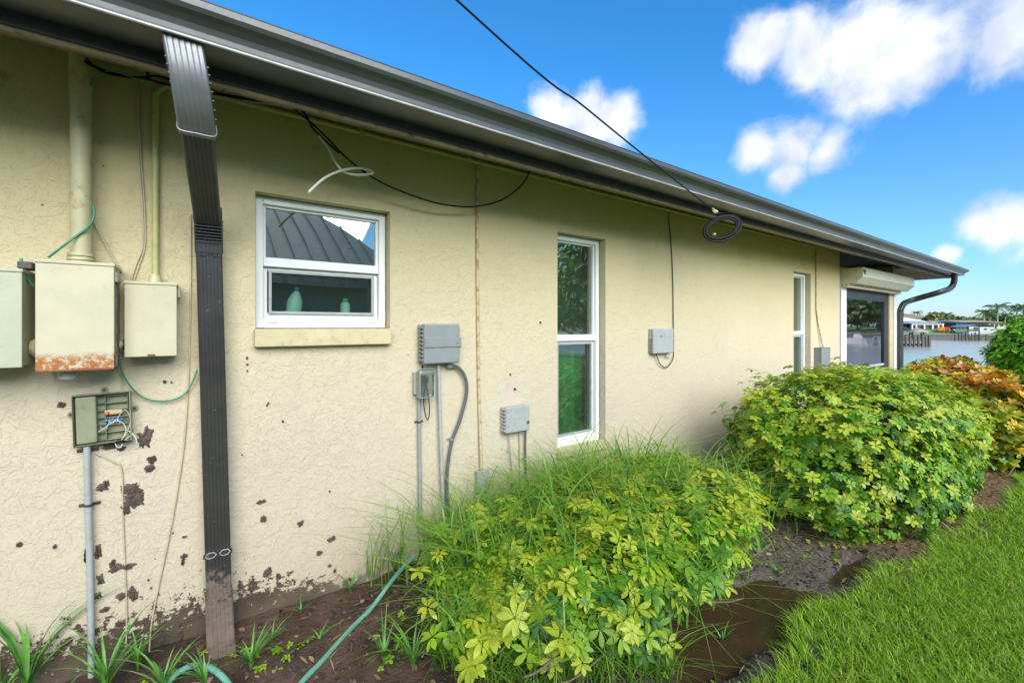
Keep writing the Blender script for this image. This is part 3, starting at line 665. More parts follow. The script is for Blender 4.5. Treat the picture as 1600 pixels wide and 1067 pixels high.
t = enclosure('electrical_box', 'smaller cream electrical box beside the large rusted one', 'electrical box', xc0, xc1, zc0, zc1, .12, 'meterbox')
obj('nipple', MB().cyl((xc0 + .002, -.06, zc0 + .05), (-1, 0, 0), .018, .018, abs(xc0 - xb1) - .004, 16), 'pipe_cream', t)
obj('lock_ring', MB().cyl((xc0 - .001, -.06, zc0 + .05), (-1, 0, 0), .024, .024, .012, 10), 'dark_metal', t)
obj('latch', MB().box((xc0 + xc1) / 2 - .012, (xc0 + xc1) / 2 + .012, -.129, -.124, zc0 + .0, zc0 + .010), 'mud_dry', t, .001)
obj('hinge', MB().box(xc1 + .006, xc1 + .014, -.10, -.04, zc1 - .06, zc1 - .01), 'meterbox', t, .002)
# riser and conduit entering the boxes
xp = P(127, 300, .06).x
t = thing('service_riser', 'thick cream riser pipe entering the top of the large rusted box', 'pipe', (xp, -.06, zb1))
obj('pipe', MB().tube([(xp, -.06, zb1), (xp - .001, -.06, P(123, 90, .05).z - .0)], .033, 24), 'pipe_cream', t)
for k in range(3): obj('collar_ring', MB().cyl((xp, -.06, zb1 + .004 + k * .016), (0, 0, 1), .044 - k * .001, .044 - k * .001, .012, 24), 'pipe_cream', t, .002)
obj('coupling', MB().cyl((xp, -.06, P(123, 140, .06).z), (0, 0, 1), .037, .037, .16, 24), 'pipe_cream', t, .002)
xq = P(243, 300, .02).x; hz_ = 1.098 + HC
t = thing('conduit', 'painted conduit rising from the smaller cream box and running along under the eave', 'conduit', (xq, -.02, zc1))
pth = [Vector((xq, -.045, zc1)), Vector((xq, -.02, zc1 + .06)), Vector((xq, -.018, hz_ - .12)), Vector((xq + .004, -.018, hz_ - .06)), Vector((xq + .028, -.018, hz_ - .022)), Vector((xq + .07, -.018, hz_ - .004)), Vector((xq + .14, -.018, hz_))]
xt_ = P(1275, 400, .01).x
full = spline(pth, 5) + [Vector((1.5, -.018, hz_ - .004)), Vector((3.0, -.018, hz_ - .003)), Vector((5.0, -.018, hz_ - .001)), Vector((xt_ - .12, -.018, hz_))]
obj('pipe', MB().tube(full, .0125, 14), 'pipe_green', t)
obj('fitting', MB().cyl((xq, -.045, zc1), (0, 0, 1), .026, .020, .04, 12), 'pipe_cream', t, .002)
for xx in (.75, 1.45, 2.1, 3.4, 4.6, 5.8):
    obj('pipe_strap', MB().box(xx, xx + .02, -.033, -.001, hz_ - .022, hz_ + .016), 'pipe_green', t, .004)
t = thing('conduit', 'thin rusty conduit dropping down the wall to the grey utility box', 'conduit', (xt_, -.02, 1.3))
xz = P(1287, 540, .045).x; zu1 = P(1283, 543, .06).z; zu0 = P(1283, 583, .06).z
obj('pipe', MB().tube(spline([(xt_ - .12, -.018, hz_), (xt_ - .03, -.018, hz_ - .015), (xt_, -.014, hz_ - .07), (xt_ + .01, -.012, 2.0), (xt_ + .02, -.012, 1.7), (xz - .01, -.03, zu1 + .03)], 6), .010, 10), 'pipe_rust', t)
t = enclosure('utility_box', 'narrow grey steel utility box behind the clipped round shrub', 'utility box', P(1283.5, 500, .09).x, P(1297, 500, .09).x, zu0 - .25, zu1, .09, 'grey_plastic')
obj('gland', MB().cyl((xz, -.045, zu1), (0, 0, 1), .022, .014, .03, 10), 'light_plastic', t)
# vertical rusty conduit between the windows
xv = P(747, 400, .01).x; zv0 = P(752, 735, .01).z
t = thing('conduit', 'thin rust-streaked vertical conduit between the square and the tall window', 'conduit', (xv, -.01, zv0))
obj('pipe', MB().tube(spline([(xv + .001, -.012, P(750, 240).z), (P(746, 320, .01).x, -.010, P(746, 320).z), (P(746, 440, .01).x, -.012, P(746, 440).z), (P(748, 600, .01).x, -.010, P(748, 600).z), (P(751, 735, .01).x, -.02, zv0)], 6), .0105, 10), 'pipe_rust', t)
obj('pipe_strap', MB().box(xv + .002, xv + .035, -.006, -.001, P(750, 569).z, P(750, 563).z), 'pipe_rust', t)
xk = P(755, 750, .03).x
t = enclosure('outlet_box', 'small weathered grey outlet box low on the wall in the grass', 'outlet box', P(746, 740, .03).x, P(764, 740, .03).x, P(752, 768, .03).z, P(752, 736, .03).z, .035, 'light_plastic', lip=.006)

# irrigation controllers -------------------------------------------------
def controller(name, label, x0, x1, z0, z1, d, mat, ribs, band=True):
    t = thing(name, label, 'controller', (x0, 0, z0)); w_ = x1 - x0
    obj('back_case', MB().box(x0, x1 - .01, -d * .45, -.001, z0 + .006, z1 - .004), mat, t, .006)
    obj('door', MB().box(x0 + .008, x1, -d, -d * .46, z0, z1), mat, t, .010, 3)
    if band:
        zb_, zt_ = z0 + (z1 - z0) * .38, z0 + (z1 - z0) * .66
        obj('raised_band', MB().prism([(x0 + .012, -d + .002, zb_ - .0), (x0 + .012, -d - .006, zb_ + .01), (x0 + .012, -d - .006, zt_ - .002), (x0 + .012, -d + .002, zt_)], (w_ - .006, 0, 0)), mat, t, .002)
        obj('label_plate', MB().box(x0 + w_ * .28, x0 + w_ * .62, -d - .0072, -d - .005, zb_ + .028, zb_ + .044), mat, t, .0005)
        lx, lz = x1 - .022, (zb_ + zt_) / 2
    else:
        obj('label_plate', MB().box(x0 + w_ * .33, x0 + w_ * .78, -d - .0015, -d + .001, z0 + (z1 - z0) * .5, z0 + (z1 - z0) * .6), mat, t, .0005)
        lx, lz = x1 - .018, z0 + (z1 - z0) * .32
    obj('key_lock', MB().cyl((lx, -d - .002, lz), (0, -1, 0), .0085, .0075, .006, 14), 'chrome', t); obj('lock_ring', MB().cyl((lx, -d - .0005, lz), (0, -1, 0), .0125, .0120, .0032, 16), 'flex', t)
    for k in range(ribs):
        zz_ = z0 + (z1 - z0) * (.1 + .8 * k / (ribs - 1)); obj('hinge_rib', MB().box(x0 - .005, x0 + .012, -d * .85, -d * .2, zz_ - .004, zz_ + .004), mat, t, .002, 1)
    return t
dB = .085
B1 = (P(664, 540, dB).x, P(719, 540, dB).x, P(690, 568, dB).z, P(690, 506, dB).z)
tB = controller('irrigation_controller', 'larger grey irrigation controller box above the grey conduits', B1[0] - .012, B1[1], B1[2], B1[3], dB, 'grey_plastic', 9)
dS = .06
B2 = (P(791, 655, dS).x, P(828, 655, dS).x, P(810, 675, dS).z, P(810, 634, dS).z)
tS = controller('irrigation_controller', 'smaller pale grey controller box beside the tall window', B2[0] - .008, B2[1], B2[2], B2[3], dS, 'light_plastic', 7, band=False)
def run(name, label, cat, pts, r, mat, off=None, group=None, sub=6, n=8, base=None, part=None):
    q_ = [P(*p) if not isinstance(p, Vector) else p for p in pts]
    path = spline(q_, sub)
    o = obj(name, MB().tube(path, r, n), mat, None, origin=q_[-1]); return tag(o, label, cat, group)
# conduits under the larger controller
def conduit(name, label, pts, r, mat, clamps=(), parent_extra=None, clampmat='dark_metal'):
    q_ = [P(*p) for p in pts]; t = thing(name, label, 'conduit', q_[-1]); obj('pipe', MB().tube(spline(q_, 5), r, 14), mat, t)
    for (cx, cy, co) in clamps:
        c = P(cx, cy, co); obj('clamp', MB().cyl((c.x, c.y, c.z - .005), (0, 0, 1), r + .003, r + .003, .010, 14), clampmat, t)
        obj('clamp_ear', MB().box(c.x - r - .016, c.x + r + .016, -.006, -.001, c.z - .006, c.z + .006), clampmat, t, .002)
    return t
conduit('conduit', 'straight grey conduit under the clear outlet cover', [(655, 616, .018), (655.5, 700, .018), (657, 830, .018)], .0115, 'pvc', [(655.5, 659, .018)])
conduit('conduit', 'grey conduit rising into the middle of the larger controller', [(685, 569, .03), (686, 600, .03), (689, 700, .03), (694, 830, .03)], .0105, 'pvc_light')
t = conduit('conduit', 'dark grey flexible conduit curving down beside the larger controller', [(703, 572, .03), (716, 574, .03), (727, 590, .03), (729, 615, .03), (719, 655, .03), (706, 690, .025), (699, 735, .025), (699, 780, .025), (704, 830, .025)], .0105, 'flex', [(706, 686, .025)], clampmat='pvc')
c = P(703, 573, .03); obj('connector', MB().cyl((c.x - .022, c.y, c.z + .008), (1, 0, -.25), .014, .014, .034, 12), 'grey_plastic', t)
# outlet with a bubble cover and plugged lead
ox0, ox1, oz0, oz1 = P(647, 600, .03).x, P(663, 600, .03).x, P(655, 616, .03).z, P(655, 581, .03).z
t = thing('outdoor_outlet', 'outlet under a clear bubble cover with a black plug inside', 'outlet', (ox0, 0, oz0))
obj('back_box', MB().box(ox0, ox1 + .01, -.035, -.001, oz0, oz1), 'light_plastic', t, .004)
fx0, fx1 = P(653, 600, .08).x, P(679, 600, .08).x; fz0, fz1 = P(666, 622, .08).z, P(666, 578, .08).z
obj('outlet_face', MB().box(ox0 + .015, ox1 + .005, -.040, -.034, oz0 + .008, oz1 - .008), 'grey_plastic', t, .002)
bub = obj('bubble_cover', MB().box(ox0 + .006, fx1, -.095, -.041, fz0, fz1), 'clear_plastic', t, .012, 3)
obj('cover_rim', MB().tube([(ox0 + .01, -.094, fz0 + .006), (fx1 - .006, -.094, fz0 + .006), (fx1 - .006, -.094, fz1 - .006), (ox0 + .01, -.094, fz1 - .006), (ox0 + .01, -.094, fz0 + .006)], .0028, 6), 'light_plastic', t)
px_ = (ox0 + fx1) / 2 + .004; pz_ = (oz0 + oz1) / 2
obj('cover_cap', MB().box(ox0 + .02, fx1 - .012, -.088, -.045, fz1 - .03, fz1 - .012), 'light_plastic', t, .005)
lead = thing('power_lead', 'black plug and lead looping out of the bubble cover', 'cable', (px_, -.07, pz_))
obj('plug', MB().box(px_ - .012, px_ + .012, -.078, -.046, pz_ + .004, pz_ + .038).box(px_ - .008, px_ + .008, -.074, -.05, pz_ - .014, pz_ + .004), 'black', lead, .003)
obj('cord', MB().tube(spline([(px_, -.062, pz_ - .01), P(662, 625, .06), P(664, 645, .05), P(668, 656, .05), P(671, 645, .05), P(670, 622, .05), Vector((px_ + .012, -.05, pz_ - .02))], 7), .0032, 8), 'black', lead)
obj('plug', MB().cyl(P(660, 571, .05), (0, 0, -1), .006, .004, .022, 8), 'black', lead)
# wires below the small controller
conduit('conduit', 'thin grey wire sleeve under the left of the smaller controller', [(795, 677, .02), (796, 700, .02), (799, 730, .02), (800, 790, .02)], .0035, 'pvc')
conduit('conduit', 'thin cream conduit below the smaller controller', [(812, 676, .015), (813, 720, .015), (813, 800, .015)], .006, 'pipe_cream')
conduit('conduit', 'dark grey conduit below the smaller controller', [(821, 673, .02), (821, 715, .02), (824, 790, .02)], .0075, 'flex', [(821, 716, .02)], clampmat='pvc')
# phone box and its cable
x0, x1, z0, z1 = P(1021, 530, .055).x, P(1053, 530, .055).x, P(1037, 552, .055).z, P(1037, 513.5, .055).z
t = thing('phone_box', 'light grey phone box with a black loop of cable, right of the tall window', 'phone box', (x0, 0, z0))
obj('back_case', MB().box(x0, x1 - .006, -.025, -.001, z0 + .004, z1 - .002), 'light_plastic', t, .004)
obj('cover', MB().box(x0 + .004, x1, -.055, -.026, z0, z1), 'light_plastic', t, .008, 3)
obj('label_plate', MB().box(x0 + .09, x0 + .135, -.0562, -.0545, z0 + (z1 - z0) * .66, z0 + (z1 - z0) * .72), 'grey_plastic', t)
for k in range(6): obj('hinge_rib', MB().box(x0 - .006, x0 + .006, -.045, -.01, z0 + .02 + k * .022, z0 + .028 + k * .022), 'grey_plastic', t, .001, 1)
run('drop_cable', 'black cable running down from the eave into the phone box and looping under it', 'cable',
    [(1110, 330, .35), (1085, 322, .20), (1062, 321, .03), (1049, 326, .01), (1045, 340, .01), (1048, 375, .01), (1051, 430, .01), (1052, 500, .01), (1052.5, 545, .012), (1051, 562, .02), (1041, 574, .02), (1031, 568, .02), (1025, 553, .03)], .0042, 'black')
run('drop_cable', 'thin white tail of cable under the phone box', 'cable', [(1051, 553, .03), (1046, 557, .03), (1042, 556, .03), (1045, 553, .03)], .004, 'wire_white')
# service drop, its hook and the coil of spare cable
A = P(1118, 331, .70); ax = ray(713, 0)
Bp = CAM + ax * 1.72; dr = (Bp - A)
pts = [A, A + dr * .33 + Vector((0, 0, -.012)), A + dr * .66 + Vector((0, 0, -.012)), Bp, Bp + dr * 1.5 + Vector((0, 0, .35))]
o = obj('service_wire', MB().tube(spline(pts, 8), .0045, 8), 'black', None, origin=A); tag(o, 'black overhead wire crossing the sky down to the eave', 'wire')
t = thing('wire_hook', 'yellowed clamp tying the overhead wire to the eave', 'clamp', A)
for k in range(5): obj('tie_wrap', MB().tube([A + dr.normalized() * (k * .012) + Vector((.011 * math.cos(a), .0, .011 * math.sin(a))) for a in np.linspace(0, 2 * PI, 9)], .0035, 5), 'trim_cream', t)
obj('bail', MB().tube(spline([A, P(1127, 333, .62), P(1135, 332, .56)], 5), .0035, 6), 'dark_metal', t)
obj('lug', MB().ball(A, .018, 8, (1.3, 1, .8)), 'trim_cream', t)
cc = P(1128, 357, .66); t = thing('cable_coil', 'coil of spare black cable hanging below the overhead wire clamp', 'cable coil', cc)
for k in range(7):
    aa = []; ra, rb = .150 - .005 * k, .100 - .004 * k; oo = Vector((rr.uniform(-.006, .006), rr.uniform(-.012, .012), rr.uniform(-.004, .004)))
    for a in np.linspace(0, 2 * PI, 33): aa.append(cc + oo + Vector((ra * math.cos(a) * .82, ra * math.cos(a) * -.57, rb * math.sin(a) + .03 * math.cos(a))))
    obj('loop', MB().tube(aa, .0085, 8), 'black', t)
obj('tail', MB().tube(spline([cc + Vector((.0, 0, .08)), cc + Vector((-.02, .02, .10)), A], 5), .008, 8), 'black', t)
obj('clip', MB().cyl(cc + Vector((-.075, .03, -.05)), (1, -.2, 0), .010, .010, .02, 8), 'light_plastic', t)
# cables draped along the eave
e_ = .10
run('eave_cable', 'black cable tucked along the soffit edge at the left', 'cable', [(132, 96, .1), (150, 106, .1), (190, 118, .1), (232, 125, .1), (262, 133, .1), (330, 146, .1), (380, 155, .1), (420, 160, .1), (462, 168, .1)], .0055, 'black', group='cables tucked under the eave')
run('eave_cable', 'second black cable sagging under the soffit behind the elbow', 'cable', [(135, 92, .1), (160, 112, .11), (210, 122, .1), (250, 120, .1), (300, 138, .1), (360, 150, .1), (440, 158, .1)], .005, 'black')
run('eave_cable', 'thin twisted grey cable lying along the soffit', 'cable', [(330, 144, .09), (350, 152, .09), (368, 152, .09), (390, 159, .09), (420, 163, .09), (456, 168, .09), (480, 172, .09)], .0035, 'light_plastic')
run('eave_cable', 'short black cable end sticking up from the soffit', 'cable', [(232, 124, .1), (230, 113, .1), (221, 103, .1)], .0055, 'black')
run('hanging_cable', 'black cable swinging from the eave in a long sag across the wall', 'cable', [(440, 160, .16), (460, 171, .17), (500, 205, .17), (545, 250, .17), (590, 282, .16), (640, 304, .14), (690, 319, .12), (740, 323, .10), (785, 312, .09), (818, 286, .08), (832, 256, .08)], .0052, 'black')
run('hanging_cable', 'short black cable joining the sagging one below the eave', 'cable', [(464, 168, .16), (478, 180, .17), (488, 200, .17), (505, 217, .17), (530, 240, .17)], .0052, 'black')
run('hanging_cable', 'white cut cable end curling in front of the wall', 'cable', [(498, 213, .17), (512, 230, .19), (522, 250, .20), (535, 267, .21), (552, 273, .21), (572, 273, .20), (583, 270, .19), (574, 265, .19), (555, 263, .22), (530, 268, .26), (505, 280, .30), (482, 301, .34)], .0062, 'wire_white')
run('eave_cable', 'green wire looping from the soffit onto the thick riser', 'cable', [(258, 130, .1), (215, 124, .1), (180, 112, .11), (155, 116, .10), (142, 132, .08), (136, 142, .08)], .0042, 'wire_green')
run('ground_wire', 'green wire tied to the thick riser above the large box', 'wire', [(146, 322, .09), (147, 338, .10), (138, 355, .10), (118, 370, .10), (97, 386, .12), (76, 402, .16)], .0042, 'wire_green')
run('ground_wire', 'short green wire over the corner of the leftmost box', 'wire', [(33, 404, .12), (34, 418, .13), (40, 432, .13), (52, 447, .12)], .0048, 'wire_green')
run('ground_wire', 'green wire drooping from the large box towards the downspout', 'wire', [(187, 560, .06), (190, 578, .04), (200, 598, .03), (215, 615, .02), (235, 625, .02), (262, 626, .02), (285, 618, .02), (298, 602, .02), (308, 578, .03)], .0036, 'wire_green')
run('riser_wire', 'thin cream wire running beside the thick riser', 'wire', [(134, 140, .03), (137, 230, .025), (143, 320, .02), (150, 352, .02), (172, 395, .015), (190, 425, .01)], .0028, 'wire_cream')
run('wall_wire', 'brown painted cable pair running down to the smaller box', 'wire', [(206, 128, .006), (216, 140, .006), (217, 240, .006), (223, 330, .006), (223, 385, .006), (212, 415, .006), (205, 438, .01)], .0032, 'wire_cream')
run('wall_wire', 'second thin cable hugging the painted pair', 'wire', [(214, 140, .006), (220, 240, .006), (226, 330, .006), (226, 385, .006), (216, 418, .006), (209, 438, .01)], .0028, 'pipe_cream')
run('wall_wire', 'long thin cream cable running down left of the downspout', 'wire', [(298, 335, .006), (298, 430, .006), (297, 520, .006), (294, 600, .006), (288, 690, .006), (275, 780, .006), (262, 850, .006), (247, 920, .006), (236, 980, .006), (232, 1050, .012)], .0034, 'wire_cream')
run('wall_wire', 'short cream wire running down below the open junction box', 'wire', [(150, 708, .01), (175, 720, .008), (190, 735, .006), (192, 800, .005), (195, 880, .005), (198, 950, .005), (197, 1010, .008)], .003, 'wire_cream')
run('wall_wire', 'pinkish wire between the large box and the open junction box', 'wire', [(190, 548, .01), (191, 580, .006), (189, 615, .01)], .003, 'wire_cream')

# open junction box ------------------------------------------------------
jx0, jx1, jz0, jz1 = P(114, 650, .045).x, P(206, 650, .045).x, P(160, 695, .045).z, P(160, 616, .045).z
t = thing('junction_box', 'open olive junction box with orange and blue connectors and loose wires', 'junction box', (jx0, 0, jz0)); t.rotation_euler = (0, R(-1.5), 0)
dj = .045; wj = jx1 - jx0; hj = jz1 - jz0
obj('back_plate', MB().box(jx0, jx1, -.006, -.001, jz0, jz1), 'tan_plastic', t, .002)
m = MB(); m.box(jx0, jx0 + .005, -dj, -.006, jz0, jz1); m.box(jx1 - .005, jx1, -dj, -.006, jz0, jz1); m.box(jx0 + .005, jx1 - .005, -dj + .001, -.006, jz0, jz0 + .005); m.box(jx0 + .005, jx1 - .005, -dj + .001, -.006, jz1 - .005, jz1); obj('rim', m, 'tan_plastic', t, .0015)
m = MB(); e1 = .002; m.box(jx0 + e1, jx0 + e1 + .002, -dj - .0012, -dj + .0005, jz0 + e1, jz1 - e1); m.box(jx0 + e1, jx1 - e1, -dj - .0010, -dj + .0005, jz1 - e1 - .002, jz1 - e1); m.box(jx0 + e1, jx1 - e1, -dj - .0010, -dj + .0005, jz0 + e1, jz0 + e1 + .002); obj('gasket', m, 'black', t)
xm = jx0 + wj * .40
obj('inner_panel', MB().box(jx0 + .009, xm, -dj + .004, -.007, jz0 + .010, jz1 - .008), 'tan_plastic', t, .006, 3)
xm2 = xm + wj * .10
for k in range(7):
    zz_ = jz0 + .014 + (hj - .026) * k / 6
    obj('rib', MB().box(xm2 + .012, jx1 - .012, -.028, -.0062, zz_ - .002, zz_ + .002), 'tan_plastic', t, .0006, 1)
    obj('rib', MB().box(xm + .001, xm2 + .008, -.024, -.0062, zz_ - .0015, zz_ + .0015), 'tan_dark', t)
obj('divider', MB().box(xm2 + .008, xm2 + .0105, -.032, -.0062, jz0 + .008, jz1 - .008), 'tan_dark', t); obj('divider', MB().box(jx1 - .011, jx1 - .009, -.034, -.0062, jz0 + .008, jz1 - .008), 'tan_dark', t)
zo = jz0 + hj * .60
obj('connector_block', MB().box(xm2 + .006, xm2 + .062, -.036, -.012, zo - .008, zo + .011), 'pipe_cream', t, .002); obj('orange_cap', MB().ball((xm2 + .014, -.036, zo - .001), .009, 8), 'orange', t); obj('orange_strip', MB().box(xm2 + .02, xm2 + .058, -.0375, -.0355, zo - .008, zo - .003), 'orange', t)
zo2 = jz0 + hj * .45
for k in range(5): obj('blue_connector', MB().ball((xm2 + .010 + k * .0125, -.034, zo2 + rr.uniform(-.003, .003)), .0085, 8, (1, .7, .8)), 'blue', t)
def jb(u, v, d=.04): return Vector((jx0 + wj * u, -d, jz0 + hj * v))
for k, (pp, mt, r_) in enumerate((([jb(.42, .25), jb(.55, .33), jb(.68, .42), jb(.82, .40), jb(.90, .25), jb(.86, .10), jb(.80, .02)], 'wire_white', .0016), ([jb(.75, .42), jb(.80, .55), jb(.90, .63), jb(.97, .50), jb(.96, .28), jb(.88, .12)], 'wire_white', .0013),
        ([jb(.95, .2), jb(1.0, .14), jb(1.06, .06), jb(1.09, -.07)], 'wire_white', .0026), ([jb(.70, -.02), jb(.74, -.10), jb(.80, -.11), jb(.84, -.02), jb(.92, .06), jb(1.0, .10)], 'wire_white', .0018),
        ([jb(.45, .35), jb(.55, .28), jb(.60, .40), jb(.70, .50)], 'light_plastic', .0016), ([jb(.60, .46), jb(.66, .38), jb(.74, .47), jb(.80, .38)], 'wire_white', .0012))):
    obj('loose_wire', MB().tube(spline(pp, 6), r_, 6), mt, t)
obj('grommet', MB().ball(jb(.80, .0, .04), .013, 8, (1.6, 1, .55)), 'black', t)
for (u, v, a) in ((.52, 1.05, 0), (1.05, .62, 1), (-.05, .62, 1), (.5, -.06, 0)):
    c = jb(u, v, .006); obj('mounting_tab', MB().cyl((c.x, -.001, c.z), (0, -1, 0), .013, .012, .006, 14), 'tan_plastic', t); obj('screw', MB().cyl((c.x, -.007, c.z), (0, -1, 0), .006, .005, .003, 10), 'dark_metal', t)
xj = P(137, 800, .02).x
t = thing('conduit', 'pale grey conduit rising from the soil into the open junction box', 'conduit', P(141, 1055, .02))
q_ = [P(136, 697, .028), P(137, 760, .022), P(141, 900, .02), P(143, 1060, .02)]; obj('pipe', MB().tube(spline(q_, 5), .0115, 14), 'pvc_light', t)
for (cy, cx) in ((704, 136), (789, 139)):
    c = P(cx, cy, .02); obj('clamp', MB().cyl((c.x, c.y, c.z - .004), (0, 0, 1), .0145, .0145, .010, 14), 'dark_metal', t); obj('clamp_ear', MB().box(c.x - .034, c.x + .034, -.005, -.001, c.z - .008, c.z + .006), 'dark_metal', t, .002)

# mud thrown on the wall: each patch a lumpy crust of its own
def mud_patch(px, py, wpx, hpx, seed):
    r_ = random.Random(seed); c = P(px, py); sx = (P(px + wpx / 2, py).x - P(px - wpx / 2, py).x) / 2; sz = (P(px, py - hpx / 2).z - P(px, py + hpx / 2).z) / 2
    n = 48; vs = [(c.x, -.007, c.z)]; fs = []
    for k, (fr, th) in enumerate(((.35, .008), (.7, .006), (1.0, .0005))):
        for i in range(n):
            a = 2 * PI * i / n
            rad = (fr if k < 2 else 1) * (.74 + .42 * mnoise.fractal(Vector((math.cos(a) * 1.5, math.sin(a) * 1.5, seed * 3.3)), .55, 2.3, 5) * (1 if k == 2 else .7))
            if k == 2: rad += r_.uniform(-.09, .09)
            vs.append((c.x + sx * rad * math.cos(a), -th - r_.uniform(0, .005) * (k < 2), c.z + sz * rad * math.sin(a)))
    fs = [(0, 1 + i, 1 + (i + 1) % n) for i in range(n)]
    for k in range(2): fs += [(1 + k * n + i, 1 + (k + 1) * n + i, 1 + (k + 1) * n + (i + 1) % n, 1 + k * n + (i + 1) % n) for i in range(n)]
    m = MB().add(vs, fs, False); obj('mud_patch', m, 'mud_dry', house)
pats = [(226,683,36,40),(237,717,22,18),(234,731,26,14),(160,760,28,16),(166,755,14,14),(205,764,42,26),(208,778,44,32),(197,794,20,26),(214,782,30,22),(30,850,14,10),(86,853,11,8),(182,886,30,18),(200,884,28,14),(176,880,12,16),(205,926,20,26),(191,930,22,14),(210,930,16,22),
        (157,905,16,22),(152,930,18,16),(153,862,16,30),(133,868,6,30),(165,951,20,12),(184,974,12,11),(288,868,16,9),(286,876,9,16),(281,985,14,10),(283,995,9,14),(281,975,6,9),(406,784,12,9),(412,782,10,8),(412,811,13,14),(470,817,13,10),(468,820,6,8),(516,843,12,8),(521,840,8,10),(499,863,12,10),
        (419,892,17,14),(416,896,14,12),(515,883,7,6),(523,891,6,9),(412,964,8,14),(433,963,9,16),(390,975,20,18),(380,984,26,12),(426,951,5,8),(96,632,17,14),(257,596,8,7),(268,597,4,4),(386,559,5,5),(386,569,4,4),(386,579,3,4),(419,630,4,4),(442,658,6,4),(515,767,4,4),(797,585,4,4),(804,608,5,5),(844,504,4,4),(417,633,4,4),(170,697,30,18),(190,700,20,10),
        (252,1000,10,8),(232,905,4,4),(236,918,4,5),(288,838,10,4),(270,832,3,3),(378,710,3,3),(460,908,4,5),(545,905,10,7),(487,905,5,3),(505,938,44,10),(535,930,30,8),(470,948,30,9)]
for k, (a, b, c_, d_) in enumerate(pats): mud_patch(a, b, c_, d_, k + 1)
# bottles standing on the inner sill ---------------------------------------
zl = W1[2] + .078; yb = YF + .035
obj('inner_sill', MB().box(W1[0] + .045, W1[1] - .045, .132, .32, zl - .02, zl), 'vinyl', house)
xb_ = P(459, 470, -yb - .03).x
t = thing('detergent_bottle', 'white bottle with blue cap behind the lower window pane', 'bottle', (xb_, yb + .03, zl))
bt = [(.0, .034), (.02, .040), (.07, .040), (.10, .030), (.125, .015), (.13, .012)]
m = MB(); m.tube([(xb_ + h * .15, yb + .06, zl + h) for h, r_ in bt], [r_ for h, r_ in bt], 16); obj('body', m, 'bottle', t); obj('cap', MB().cyl((xb_ + .02, yb + .06, zl + .13), (0, 0, 1), .014, .012, .025, 12), 'blue', t)
xb_ = P(541, 480, -yb - .03).x
t = thing('shampoo_bottle', 'small white bottle with green cap behind the lower window pane', 'bottle', (xb_, yb + .03, zl))
m = MB(); m.tube([(xb_, yb + .05, zl), (xb_, yb + .05, zl + .065), (xb_, yb + .05, zl + .078)], [.027, .027, .014], 14); obj('body', m, 'bottle', t); obj('cap', MB().cyl((xb_, yb + .05, zl + .078), (0, 0, 1), .016, .016, .022, 12), 'bottle_green', t)

# garden hose -------------------------------------------------------------
hp = [G(648, 868, .30), G(632, 884, .24), G(610, 910, .14), G(580, 950, .06), G(545, 985, .035), G(505, 1030, .03), G(470, 1067, .03), G(420, 1130, .03), G(340, 1160, .03), G(262, 1120, .04), G(262, 1070, .07), G(285, 1046, .10), G(312, 1039, .11), G(340, 1050, .09), G(365, 1080, .05), G(400, 1150, .02)]
o = obj('garden_hose', MB().tube(spline(hp, 8), .0115, 12), 'hose', None, origin=G(470, 1067, 0)); tag(o, 'green garden hose trailing from the leafy shrub across the soil', 'hose')
# ------------------------------------------------------------------ foliage
def leaf_mat(name, rough=.42, trans=.24, gain=1.0):
    g = NG(name); at = g.n('ShaderNodeAttribute'); at.attribute_name = 'tint'
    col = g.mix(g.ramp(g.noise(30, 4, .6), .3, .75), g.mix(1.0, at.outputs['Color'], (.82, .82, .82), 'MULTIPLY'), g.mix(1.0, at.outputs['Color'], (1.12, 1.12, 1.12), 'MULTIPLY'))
    p = g.bsdf(col, rough, 0, None, .45)
    tl = g.n('ShaderNodeBsdfTranslucent'); g.set(tl, 'Color', g.mix(1.0, col, (1.1, 1.25, .5), 'MULTIPLY'))
    m = g.n('ShaderNodeMixShader'); g.set(m, 0, trans); g.t.links.new(p.outputs[0], m.inputs[1]); g.t.links.new(tl.outputs[0], m.inputs[2]); g.t.links.new(m.outputs[0], g.out.inputs[0]); return g.m
MT['leaf'] = leaf_mat('leaf_green'); MT['blade'] = leaf_mat('grass_blade', .45, .3); MT['croton'] = leaf_mat('croton_leaf', .38, .25)
MT['bark'] = mat_plain('pale_twig_bark', (.21, .165, .115), .85, var=.25, scale=25, bump=.002)
MT['bark_dark'] = mat_plain('tree_bark', (.13, .10, .075), .9, var=.25)
def leaflet(L, W, droop, fold=.12, rows=(0, .22, .5, .78, 1), wid=(.10, .55, 1.0, .80, .06)):
    v = []; f = []
    for t, wv_ in zip(rows, wid):
        z = -droop * t * t * L; hw = W * wv_ / 2
        v += [(-hw, t * L, z + fold * hw), (0, t * L, z - fold * hw), (hw, t * L, z + fold * hw)]
    for i in range(len(rows) - 1):
        a = i * 3; f += [(a, a + 1, a + 4, a + 3), (a + 1, a + 2, a + 5, a + 4)]
    return np.array(v, float), np.array(f)
def rotz(a): c, s_ = math.cos(a), math.sin(a); return np.array([[c, -s_, 0], [s_, c, 0], [0, 0, 1]])
def rotx(a): c, s_ = math.cos(a), math.sin(a); return np.array([[1, 0, 0], [0, c, -s_], [0, s_, c]])
